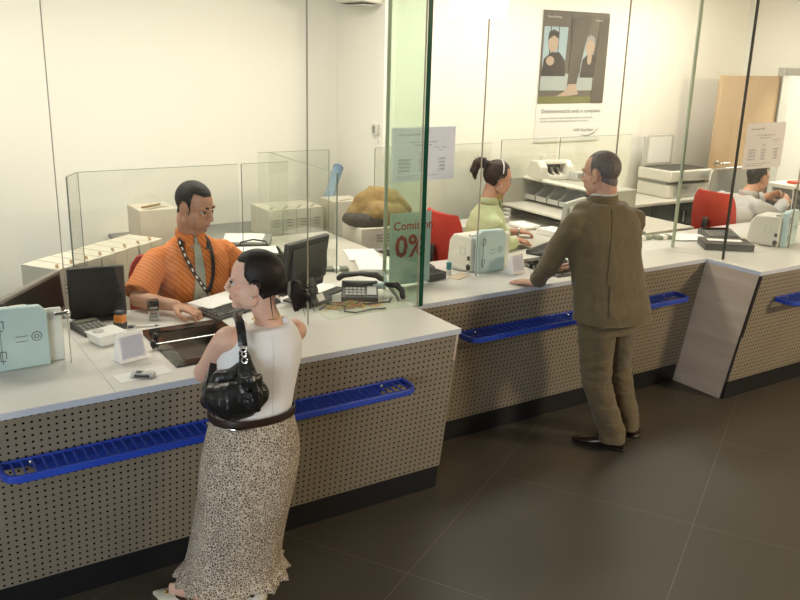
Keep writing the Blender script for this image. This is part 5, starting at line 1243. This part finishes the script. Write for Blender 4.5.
    torso(b, tr([(.76, .075, -.02, .165, .125), (.86, .07, -.02, .175, .125), (.98, .055, -.02, .165, .115)], (3.46, 3.265), bh))
    for hp, kn, an in ((hpL, knL, anL), (hpR, knR, anR)):
        b.tube([hp, hp.lerp(kn, .35), hp.lerp(kn, .75), kn, kn.lerp(an, .5), an+V((0, 0, .03)), an-V((0, 0, .035))], [(.105, .115), (.103, .11), (.092, .095), (.086, .088), (.080, .082), (.076, .080), (.078, .086)], 18, side=r, rnd=False)
    tr_ = remesh(b, .007, 4); wrinkle(tr_, .006, 11, (1, 1, 1.5), 9.); wrinkle(tr_, .0035, 24, (.7, .7, 2.2), 2.); fin(tr_, 'suit_trousers', tm, Wm)
    for an in (anL, anR): b = B(); b.tube([an+V((-.035, .055, -.042)), an+V((-.008, .012, -.02)), an+V((0, 0, .02)), an+V((0, 0, .12))], [(.036, .030), (.044, .042), .043, .043], 14); b.obj('sock', mat('dark_sock', (.02, .016, .012), .85), Wm, world=True)
    sh_m = mat('brown_shoe_leather', (.022, .009, .005), .16)
    for hl, to in (((3.695, 3.165, 0), (3.525, 3.425, 0)), ((3.90, 3.255, 0), (3.895, 3.54, 0))):
        b = B(); ankle_shoe(b, V(hl), V(to), .050, .075, .5); me = remesh(b, .0045, 3)
        for v in me.vertices: v.co.z = max(v.co.z, .012)
        so = fin(me, 'leather_shoe', sh_m, Wm)
        hv, tv = V(hl), V(to); dd = (tv-hv).normalized(); b = B()
        b.tube([hv+dd*-.005+V((0, 0, .012)), hv+dd*.05+V((0, 0, .012))], [(.040, .012)]*2, 14, side=(dd.y, -dd.x, 0)); b.tube([hv+dd*.04+V((0, 0, .010)), hv+dd*.12+V((0, 0, .009)), hv+dd*.22+V((0, 0, .008)), hv+dd*.30+V((0, 0, .008))], [(.038, .006), (.042, .006), (.050, .007), (.034, .007)], 14, side=(dd.y, -dd.x, 0)); b.obj('sole', M_['black'], so, world=True)
    b = B(); ring_c = wrL+V((-.034, .118, -.026)); b.tube([V((ring_c.x, ring_c.y, ring_c.z))+V((.010*math.cos(a), 0, .010*math.sin(a))) for a in [i*2*PI/12 for i in range(13)]], .002, 6, rnd=False); b.obj('finger_ring', M_['gold'], Wm, world=True)
man_customer()

# ================================================================== seated tellers
def stripe_mat(name, a, b_, scale, dirv, wid=.22):
    m = mat(name, a, .75); g = NG(m); X, Y, Z = g.xyz()
    u = g.math('ADD', g.math('ADD', g.math('MULTIPLY', X, dirv[0]), g.math('MULTIPLY', Y, dirv[1])), g.math('MULTIPLY', Z, dirv[2]))
    f = g.math('LESS_THAN', g.math('FRACT', g.math('MULTIPLY', u, scale)), wid)
    g.link(g.mix(f, (*a, 1), (*b_, 1)), g.b.inputs['Base Color']); return m

def seated(label, cx, cy, face, zseat, HM, S, tone, lip, J, shirt_m, trouser_m, sleeve, lv, female=False, hair=None, hands=(), hairfn=None, amp=.004, seed=1., slr=(.066, .060, .052), hair_m=None, hoff=.006, paint=None, brow=1.0, iris=None, lean=0):
    T_ = thing('person', label, 'person', (cx, cy, TF)); f = hdg(face); r = V((f.y, -f.x, 0))
    b = B(); head(b, HM, S, female); nk = J['nk']; rn = .050 if female else .060
    b.tube([HM @ V((0, -.028, -.03)), HM @ V((0, -.035, -.085)), nk, nk-V((0, 0, .05))], [rn*S, rn*S*.97, rn*1.05, rn*1.3], 16)
    inner = [(z, sx, sy, a-.03, d-.03) for z, sx, sy, a, d in lv]
    torso(b, tr(inner, (cx, cy), face))
    for s_ in 'LR': arm(b, J['sh'+s_], J['el'+s_], J['wr'+s_], *((.042, .035, .025) if female else (.048, .042, .030)))
    for wr, d, n, th, cv, sc in hands: hand(b, wr, d, n, th, cv, sc)
    base = V((cx, cy, 0)); fl = TF
    for q in (-1, 1):
        hp = base+r*(q*.10)+V((0, 0, zseat+.07)); kn = base+r*(q*.12)+f*.36+V((0, 0, zseat+.055)); an = base+r*(q*.12)+f*.30+V((0, 0, fl+.10))
        leg(b, hp, kn, an, .075, .05, .035); b.tube([an-V((0, 0, .06))-f*.03, an-V((0, 0, .065))+f*.14], [(.03, .035), (.035, .02)], 10)
    me = remesh(b, .0042, 5); skin_paint(me, HM, S, lip, tone, paint); hm = me.copy(); body = fin(me, 'body', M_['skin'], T_)
    eyes(body, HM, S, iris or M_['iris'], hair_m, brow)
    h = scalp(T_, hm, HM, S, hairfn, hoff, hair_m, seed=seed)
    b = B(); torso(b, tr(lv, (cx, cy), face), e=2.4)
    for s_ in 'LR':
        sh, el, wr = J['sh'+s_], J['el'+s_], J['wr'+s_]; b.tube([nk-V((0, 0, .035)), nk.lerp(sh, .5)-V((0, 0, .03)), sh], [rn*.8, slr[0]*.72, slr[0]*.9], 14)
        if sleeve == 'short': b.tube([sh, sh.lerp(el, .5), sh.lerp(el, .90)], [slr[0], slr[1]*1.06, slr[1]*1.14], 16, rnd=False)
        else:
            k = sleeve; b.tube([sh, sh.lerp(el, .5), el, el.lerp(wr, k*.5), el.lerp(wr, k)], [slr[0], slr[1], slr[1]*.95, slr[2], slr[2]*.9], 16, rnd=False)
    sm = remesh(b, .0065, 10); wrinkle(sm, amp, 11, (1, 1, .8), seed); wrinkle(sm, amp*.4, 30, (1, 1, .6), seed+3); shirt = fin(sm, 'shirt', shirt_m, T_)
    # shirt collar
    b = B(); pts = []; c0 = nk
    for i in range(23):
        a = PI/2+.24+i*(2*PI-.48)/22; pts.append(c0+r*((rn+.014)*math.cos(a))+f*((rn+.014)*math.sin(a))+V((0, 0, .012-.024*max(0, math.sin(a)))))
    b.tube(pts, [(.022, .006)]*23, 8, side=(0, 0, 1)); col = b.obj('collar', shirt_m, shirt, world=True)
    for q in (-1, 1):
        b = B(); a0 = c0+r*(q*.016)+f*(rn+.016)+V((0, 0, .004)); b.tube([a0+V((0, 0, .01))+r*(q*.012), a0+r*(q*.022)+f*.010-V((0, 0, .03)), a0+r*(q*.036)+f*.008-V((0, 0, .058))], [(.020, .004), (.022, .004), (.004, .003)], 8, side=r); b.obj('collar_point', shirt_m, shirt, world=True)
    b = B(); torso(b, tr([(zseat-.01, 0, .0, .17, .12), (zseat+.14, 0, 0, .165, .12)], (cx, cy), face))
    for q in (-1, 1):
        hp = base+r*(q*.10)+V((0, 0, zseat+.075)); kn = base+r*(q*.12)+f*.36+V((0, 0, zseat+.06)); an = base+r*(q*.12)+f*.30+V((0, 0, fl+.10))
        b.tube([hp, kn], [.092, .072], 14); b.tube([kn, an, an-V((0, 0, .03))], [.072, .062, .062], 14)
    fin(remesh(b, .01, 4), 'trousers', trouser_m, T_)
    for q in (-1, 1):
        an = base+r*(q*.12)+f*.30; b = B(); ankle_shoe(b, V((an.x, an.y, fl))-f*.06, V((an.x, an.y, fl))+f*.19, .045, .065, .5)
        for i in range(len(b.v)): b.v[i].z += fl+.002
        b.obj('shoe', M_['black'], T_, world=True, smooth=180)
    return T_, body, shirt, f, r, h, hm

# orange shirt
o_sh = stripe_mat('orange_striped_cotton', (.58, .155, .025), (.66, .25, .08), 48, (.75, .3, .62), .3)
HM1 = frame((1.515, 4.315, 1.445), hdg(150, 14)); S1 = 1.06
J1 = dict(nk=V((1.505, 4.385, 1.285)), shR=V((1.315, 4.40, 1.165)), elR=V((1.165, 4.255, 1.005)), wrR=V((1.30, 4.055, 1.005)), shL=V((1.705, 4.43, 1.170)), elL=V((1.845, 4.40, .985)), wrL=V((1.83, 4.19, 1.01)))
lv1 = [(.62, 0, -.02, .185, .15), (.76, 0, -.02, .185, .150), (.90, 0, .0, .188, .148), (1.02, 0, .012, .198, .145), (1.12, 0, .012, .203, .138), (1.19, 0, .01, .185, .115), (1.24, 0, .01, .135, .09), (1.275, 0, .01, .085, .072)]
def hf1(p):
    return men_hair(p, .078, .022)
def hf1_old(p):
    lim = .068+.25*(p.z-.085) if p.z > .035 else .020+.45*(p.z-.02)
    if p.z < -.055+.2*min(0, p.y+.05): return -.02
    if abs(p.x) > .060 and p.y > -.034 and p.z < .030: return -.01
    return min(.03, lim-p.y)
def stub(p, c):
    d = ((p.x/.034)**2+((p.z+.083)/.030)**2)
    k = 0
    if p.y > .06 and d < 1 and abs(p.z+.0615) > .012: k = min(.45, (1-d)*.9)
    if p.y > -.02 and -.12 < p.z < -.05 and abs(p.x) > .03: k = max(k, .16)
    return tuple(c[i]*(1-k)+(.07, .05, .045)[i]*k for i in range(3))
t1, body1, shirt1, f1, r1, h1, _ = seated('man in orange striped shirt and grey tie seated behind the counter', 1.515, 4.42, 180, .62, HM1, S1, (.50, .265, .17), (.36, .16, .12), J1, o_sh, mat('dark_trousers', (.02, .02, .022), .8), 'short', lv1,
    hands=((J1['wrR'], (.62, -.75, -.16), (.1, 0, 1), 1, (14, 28, 22), 1.08), (J1['wrL'], (-.15, -.95, -.1), (0, 0, 1), -1, (20, 30, 20), 1.05)), hairfn=hf1, hair_m=M_['hair_bl'], hoff=.007, paint=stub, slr=(.070, .074, .07), amp=.005, seed=2., brow=1.0)
def tie_on(shirt, top_, bot, d, m, n=14, w0=.032, w1=.075, nm='necktie'):
    pts = [V(top_).lerp(V(bot), i/n) for i in range(n+1)]; b, o = snap_strip(shirt, pts, [w0+(w1-w0)*i/n for i in range(n+1)], d, .006, .003); tb = b.obj(nm, m, shirt.parent, world=True)
    c = o[0][0]; k = B(); k.tube([c-V(d)*.010+V((0, 0, .018)), c-V(d)*.012-V((0, 0, .018))], [(.022, .012), (.015, .010)], 12, side=V(d).cross(V((0, 0, 1)))); k.obj('tie_knot', m, tb, world=True)
    return tb
gt = mat('grey_green_silk', (.36, .37, .30), .45)
fd = -f1
tie_on(shirt1, (1.515, 4.2, 1.262), (1.50, 4.2, .93), fd, gt)
lan = mat('lanyard_black', (.012, .011, .011), .6)
for q, pts in ((1, [(1.440, 4.2, 1.285), (1.432, 4.2, 1.24), (1.445, 4.2, 1.18), (1.475, 4.2, 1.10), (1.515, 4.2, 1.03), (1.545, 4.2, .99)]), (-1, [(1.572, 4.2, 1.285), (1.582, 4.2, 1.24), (1.585, 4.2, 1.16), (1.575, 4.2, 1.08), (1.56, 4.2, 1.02), (1.548, 4.2, .99)])):
    P_ = []
    for i in range(len(pts)-1):
        for k in range(4): P_.append(V(pts[i]).lerp(V(pts[i+1]), k/4))
    P_.append(V(pts[-1])); b, o = snap_strip(shirt1, P_, .020, fd, .012, .0015); ln_ = b.obj('lanyard', lan, t1, world=True)
    if q == 1:
        b = B()
        for i in range(3, len(o)-2, 2):
            p, n = o[i]; n = n if n.dot(fd) < 0 else -n; tn = (o[i+1][0]-o[i-1][0]).normalized(); sd = tn.cross(n).normalized(); q_ = p+n*.0145
            b.add([q_-tn*.009-sd*.004, q_+tn*.009-sd*.004, q_+tn*.009+sd*.004, q_-tn*.009+sd*.004], [(0, 1, 2, 3)])
        b.obj('lanyard_lettering', M_['paper'], ln_, world=True, smooth=0)
bt = o[-1][0]-fd*.022
b = B(Matrix.Translation(bt) @ Matrix.Rotation(PI-math.radians(180), 4, 'Z') @ Matrix.Rotation(.15, 4, 'Y')); b.bx(-.043, .043, -.002, .002, -.075, -.015); bd = b.obj('name_badge', M_['ltgrey'], t1, world=True); b = B(Matrix.Translation(bt) @ Matrix.Rotation(.15, 4, 'Y')); b.bx(-.012, -.004, -.0028, -.0022, -.055, -.04); b.obj('red_mark', M_['redink'], bd, world=True); b = B(); b.tube([bt, bt-V((0, 0, .018))], .004, 8); b.obj('clip', M_['chrome'], bd, world=True)
# placket
b, o = snap_strip(shirt1, [(1.535, 4.2, 1.2-.03*i) for i in range(9)], .004, fd, .0006, .0008); b.obj('placket', mat('orange_shade', (.42, .10, .02), .8), shirt1, world=True)

# green shirt
g_sh = mat('pale_green_cotton', (.50, .55, .31), .75, noise_amt=.04, noise_scale=20)
HM2 = frame((3.785, 4.60, 1.425), hdg(104, 12)); S2 = .98
J2 = dict(nk=V((3.715, 4.60, 1.275)), shR=V((3.665, 4.455, 1.145)), elR=V((3.73, 4.42, .995)), wrR=V((3.91, 4.50, .998)), shL=V((3.74, 4.755, 1.145)), elL=V((3.92, 4.80, .99)), wrL=V((4.13, 4.74, .995)))
lv2 = [(.62, 0, -.06, .165, .13), (.76, 0, -.05, .155, .12), (.90, 0, -.02, .152, .118), (1.02, 0, .01, .162, .125), (1.10, 0, .025, .165, .122), (1.17, 0, .03, .150, .10), (1.225, 0, .035, .105, .075), (1.262, 0, .035, .07, .062)]
def hf2(p):
    if abs(p.x) > .058 and ((p.y+.010)/.020)**2+((p.z+.016)/.030)**2 < 1: return -.01
    return min(.03, max(p.z-.086, min(.030-p.y-max(0, .040-p.z)*.75, p.z+.050+.4*(p.y+.06))))+.002*noise.noise(p*150)
def hf2_old(p):
    lim = .060+.45*(p.z-.08) if p.z > .02 else .010+.4*p.z
    if p.z < -.048-.4*(p.y+.06): return -.02
    if abs(p.x) > .060 and p.y > -.034 and p.z < .022: return -.01
    return min(.03, lim-p.y)
t2, body2, shirt2, f2, r2, h2, _ = seated('woman in pale green shirt with tied-up brown hair seated behind the counter', 3.685, 4.61, 97, .64, HM2, S2, (.56, .29, .19), (.42, .12, .10), J2, g_sh, mat('dark_skirt', (.03, .03, .03), .8), .62, lv2, True,
    hands=((J2['wrR'], (.85, .28, -.14), (0, 0, 1), 1, (16, 26, 18), .95), (J2['wrL'], (.75, -.35, -.1), (0, -.1, 1), -1, (30, 40, 30), .92)), hairfn=hf2, hair_m=M_['hair_br'], hoff=.012, slr=(.058, .058, .054), amp=.004, seed=6., brow=.5)
Mh = HM2 @ Matrix.Scale(S2, 4)
b = B(Mh); b.ell((0, -.035, .042), (.076, .088, .082)); b.tube([(0, -.09, .07), (0, -.125, .085), (0, -.14, .088)], [.045, .030, .026], 14); fin(remesh(b, .005, 5), 'swept_back_hair', M_['hair_br'], h2)
b = B(Mh); b.ell((0, -.165, .085), (.034, .036, .040)); b.tube([(0, -.15, .09), (0, -.19, .075), (0, -.195, .02), (.004, -.175, -.03)], [.026, .034, .030, .010], 12); me = remesh(b, .005, 3); wrinkle(me, .005, 70, (1, 1, .4)); fin(me, 'ponytail', M_['hair_br'], h2)
b = B(Mh); rr = random.Random(9)
for k in range(22):
    a = V((rr.uniform(-.02, .02), -.16-rr.random()*.03, .04+rr.random()*.06)); e = a+V((rr.uniform(-.03, .03), -.03-rr.random()*.02, rr.uniform(-.09, .05))); b.tube([a, a.lerp(e, .5)+V((0, -.014, .01)), e], [.0022, .0018, .0007], 5, rnd=False)
b.obj('flyaway_hair', M_['hair_br'], h2, world=True)
b = B(Mh); b.tube([(.030*math.cos(a), -.138, .088+.030*math.sin(a)) for a in [i*2*PI/16 for i in range(17)]], .010, 8, rnd=False); b.obj('hair_scrunchie', mat('scrunchie', (.03, .03, .035), .5), h2, world=True)
b = B(Mh); b.tube([(.084*math.cos(a), -.012+.0*a, .044+.088*math.sin(a)) for a in [PI*(.02+.96*i/18) for i in range(19)]], .0045, 8); b.obj('hair_band', M_['whitep'], t2, world=True)
b = B(Mh); b.ell((.083, -.002, -.040), .006); b.obj('earring', M_['chrome'], t2, world=True)
for dy in (-.045, .045):
    b, o = snap_strip(shirt2, [(3.8, 4.605+dy*(1-i/12*.8), 1.235-.021*i) for i in range(12)], .014, -f2, .007, .0015); b.obj('lanyard', lan, t2, world=True)
b, o = snap_strip(shirt2, [(3.8, 4.60, 1.2-.03*i) for i in range(8)], .022, -f2, .002, .0015); b.obj('placket', g_sh, shirt2, world=True)
b = B(); bp_ = J2['wrL']; d_ = (J2['wrL']-J2['elL']).normalized(); u_ = V((0, 0, 1)); s__ = d_.cross(u_).normalized(); b.tube([bp_-d_*.012+s__*(.031*math.cos(a))+u_*(.029*math.sin(a)) for a in [i*2*PI/16 for i in range(17)]], .006, 8, rnd=False); b.obj('wristwatch', M_['steel'], t2, world=True)
bx_ = HM2

# grey shirt
w_sh = mat('grey_white_cotton', (.46, .45, .43), .75, noise_amt=.03, noise_scale=20)
HM3 = frame((6.655, 4.555, 1.275), hdg(97, 6)); S3 = 1.02
J3 = dict(nk=V((6.55, 4.56, 1.145)), shR=V((6.42, 4.38, 1.075)), elR=V((6.66, 4.34, .985)), wrR=V((6.88, 4.42, 1.07)), shL=V((6.46, 4.77, 1.085)), elL=V((6.72, 4.80, .99)), wrL=V((6.92, 4.62, 1.09)))
lv3 = [(.58, 0, -.10, .18, .14), (.74, 0, -.08, .182, .14), (.88, 0, -.03, .185, .142), (.98, 0, .03, .195, .142), (1.03, 0, .07, .190, .13), (1.08, 0, .10, .160, .10), (1.115, 0, .12, .11, .08), (1.14, 0, .135, .08, .07)]
t3, body3, shirt3, f3, r3, h3, _ = seated('man in grey shirt and dark tie seated behind the exchange rate notice', 6.33, 4.575, 95, .60, HM3, S3, (.52, .27, .17), (.42, .17, .13), J3, w_sh, mat('black_trousers', (.015, .015, .016), .8), .9, lv3,
    hands=((J3['wrR'], (.6, .2, .25), (.2, -.8, .5), 1, (40, 55, 35), 1.05), (J3['wrL'], (.5, -.35, .2), (.2, .8, .5), -1, (40, 55, 35), 1.05)), hairfn=hf1, hair_m=M_['hair_bl'], hoff=.006, slr=(.066, .064, .056), amp=.005, seed=8.)
tie_on(shirt3, (6.7, 4.565, 1.145), (6.7, 4.56, .86), -f3, mat('dark_red_tie', (.045, .018, .02), .5), w0=.03, w1=.08)

# tan jacket lying on its carton
def jacket_heap():
    T_ = thing('jacket', 'tan jacket with dark lining heaped on the carton', 'jacket', (3.2, 5.28, 1.04))
    b = B(); zt = 1.045
    b.tube([(3.02, 5.30, zt+.05), (3.10, 5.28, zt+.12), (3.20, 5.28, zt+.19), (3.28, 5.27, zt+.17)], [(.06, .05), (.10, .07), (.09, .08), (.06, .06)], 16)
    b.tube([(3.20, 5.30, zt+.17), (3.32, 5.24, zt+.14), (3.40, 5.20, zt+.05)], [(.10, .08), (.11, .08), (.08, .05)], 16)
    b.tube([(3.15, 5.20, zt+.09), (3.30, 5.15, zt+.07), (3.44, 5.12, zt-.02)], [(.08, .07), (.08, .06), (.05, .04)], 16)
    b.ell((3.22, 5.25, zt+.08), (.17, .12, .08))
    b.tube([(3.24, 5.32, zt+.20), (3.32, 5.33, zt+.18), (3.40, 5.32, zt+.07)], [.05, .055, .05], 14)
    me = remesh(b, .008, 4); wrinkle(me, .016, 8, (1, 1, 1), 4.); wrinkle(me, .004, 24, (1, 1, 1), 1.)
    for v in me.vertices:
        if 2.98 < v.co.x < 3.42 and v.co.y > 5.075 and v.co.z < 1.043: v.co.z = 1.043
    j = fin(me, 'tan_cloth', mat('tan_cotton', (.30, .20, .08), .85, noise_amt=.08, noise_scale=18), T_)
    b = B(); b.tube([(2.96, 5.26, zt+.055), (3.04, 5.20, zt+.04), (3.16, 5.16, zt+.025), (3.22, 5.15, zt+.03)], [(.045, .035), (.06, .04), (.055, .035), (.03, .025)], 14); me = remesh(b, .007, 3); wrinkle(me, .006, 20); fin(me, 'dark_lining', mat('lining', (.07, .06, .045), .7), T_)
jacket_heap()
# ------------------------------------------------------------------ light
w = bpy.data.worlds.new('world'); SC.world = w; w.use_nodes = True
w.node_tree.nodes['Background'].inputs[0].default_value = (.9, .95, 1, 1); w.node_tree.nodes['Background'].inputs[1].default_value = .3
def area(name, loc, tgt, sx, sy, e, col, spread=180):
    l = bpy.data.lights.new(name, 'AREA'); l.shape = 'RECTANGLE'; l.size = sx; l.size_y = sy; l.energy = e; l.color = col; l.spread = math.radians(spread)
    o = bpy.data.objects.new(name, l); C.objects.link(o); o.location = loc
    d = V(tgt)-V(loc); o.rotation_euler = d.to_track_quat('-Z', 'Y').to_euler(); return o
warm = (1, .945, .845)
for i, (x, y) in enumerate(((.4, 5.1), (2.3, 4.9), (4.3, 4.85), (6.2, 4.75))):
    area('ceiling_light', (x, y, CEIL-.03), (x, y, 0), 1.3, .6, (40, 38, 31, 36)[i], warm)
area('corridor_light', (WRX+1.2, 4.8, CEIL-.05), (WRX+1.2, 4.8, 0), 1, 1.6, 130, (1, .96, .88))
# daylight from a window at the left behind the photographer, lamps over the hall
area('hall_window', (-3.6, -.8, 1.6), (1.0, 3.3, .4), 2.4, 2.2, 235, (.82, .91, 1))
area('hall_lamp', (6.7, -.7, CEIL-.05), (4.4, 3.0, .3), 0.7, 0.7, 270, (1, .80, .54))
area('hall_lamp', (2.2, .4, CEIL-.05), (2.2, 2.4, 0), 1.6, 1.0, 22, (1, .92, .8))
SC.view_settings.view_transform = 'Standard'; SC.view_settings.look = 'None'; SC.view_settings.gamma = 1; SC.view_settings.exposure = .0
SC.view_settings.use_curve_mapping = False
SC.cycles.use_denoising = True; SC.cycles.transparent_max_bounces = 24; SC.cycles.max_bounces = 8; SC.cycles.caustics_reflective = False; SC.cycles.caustics_refractive = False
SC.cycles.sample_clamp_indirect = 4
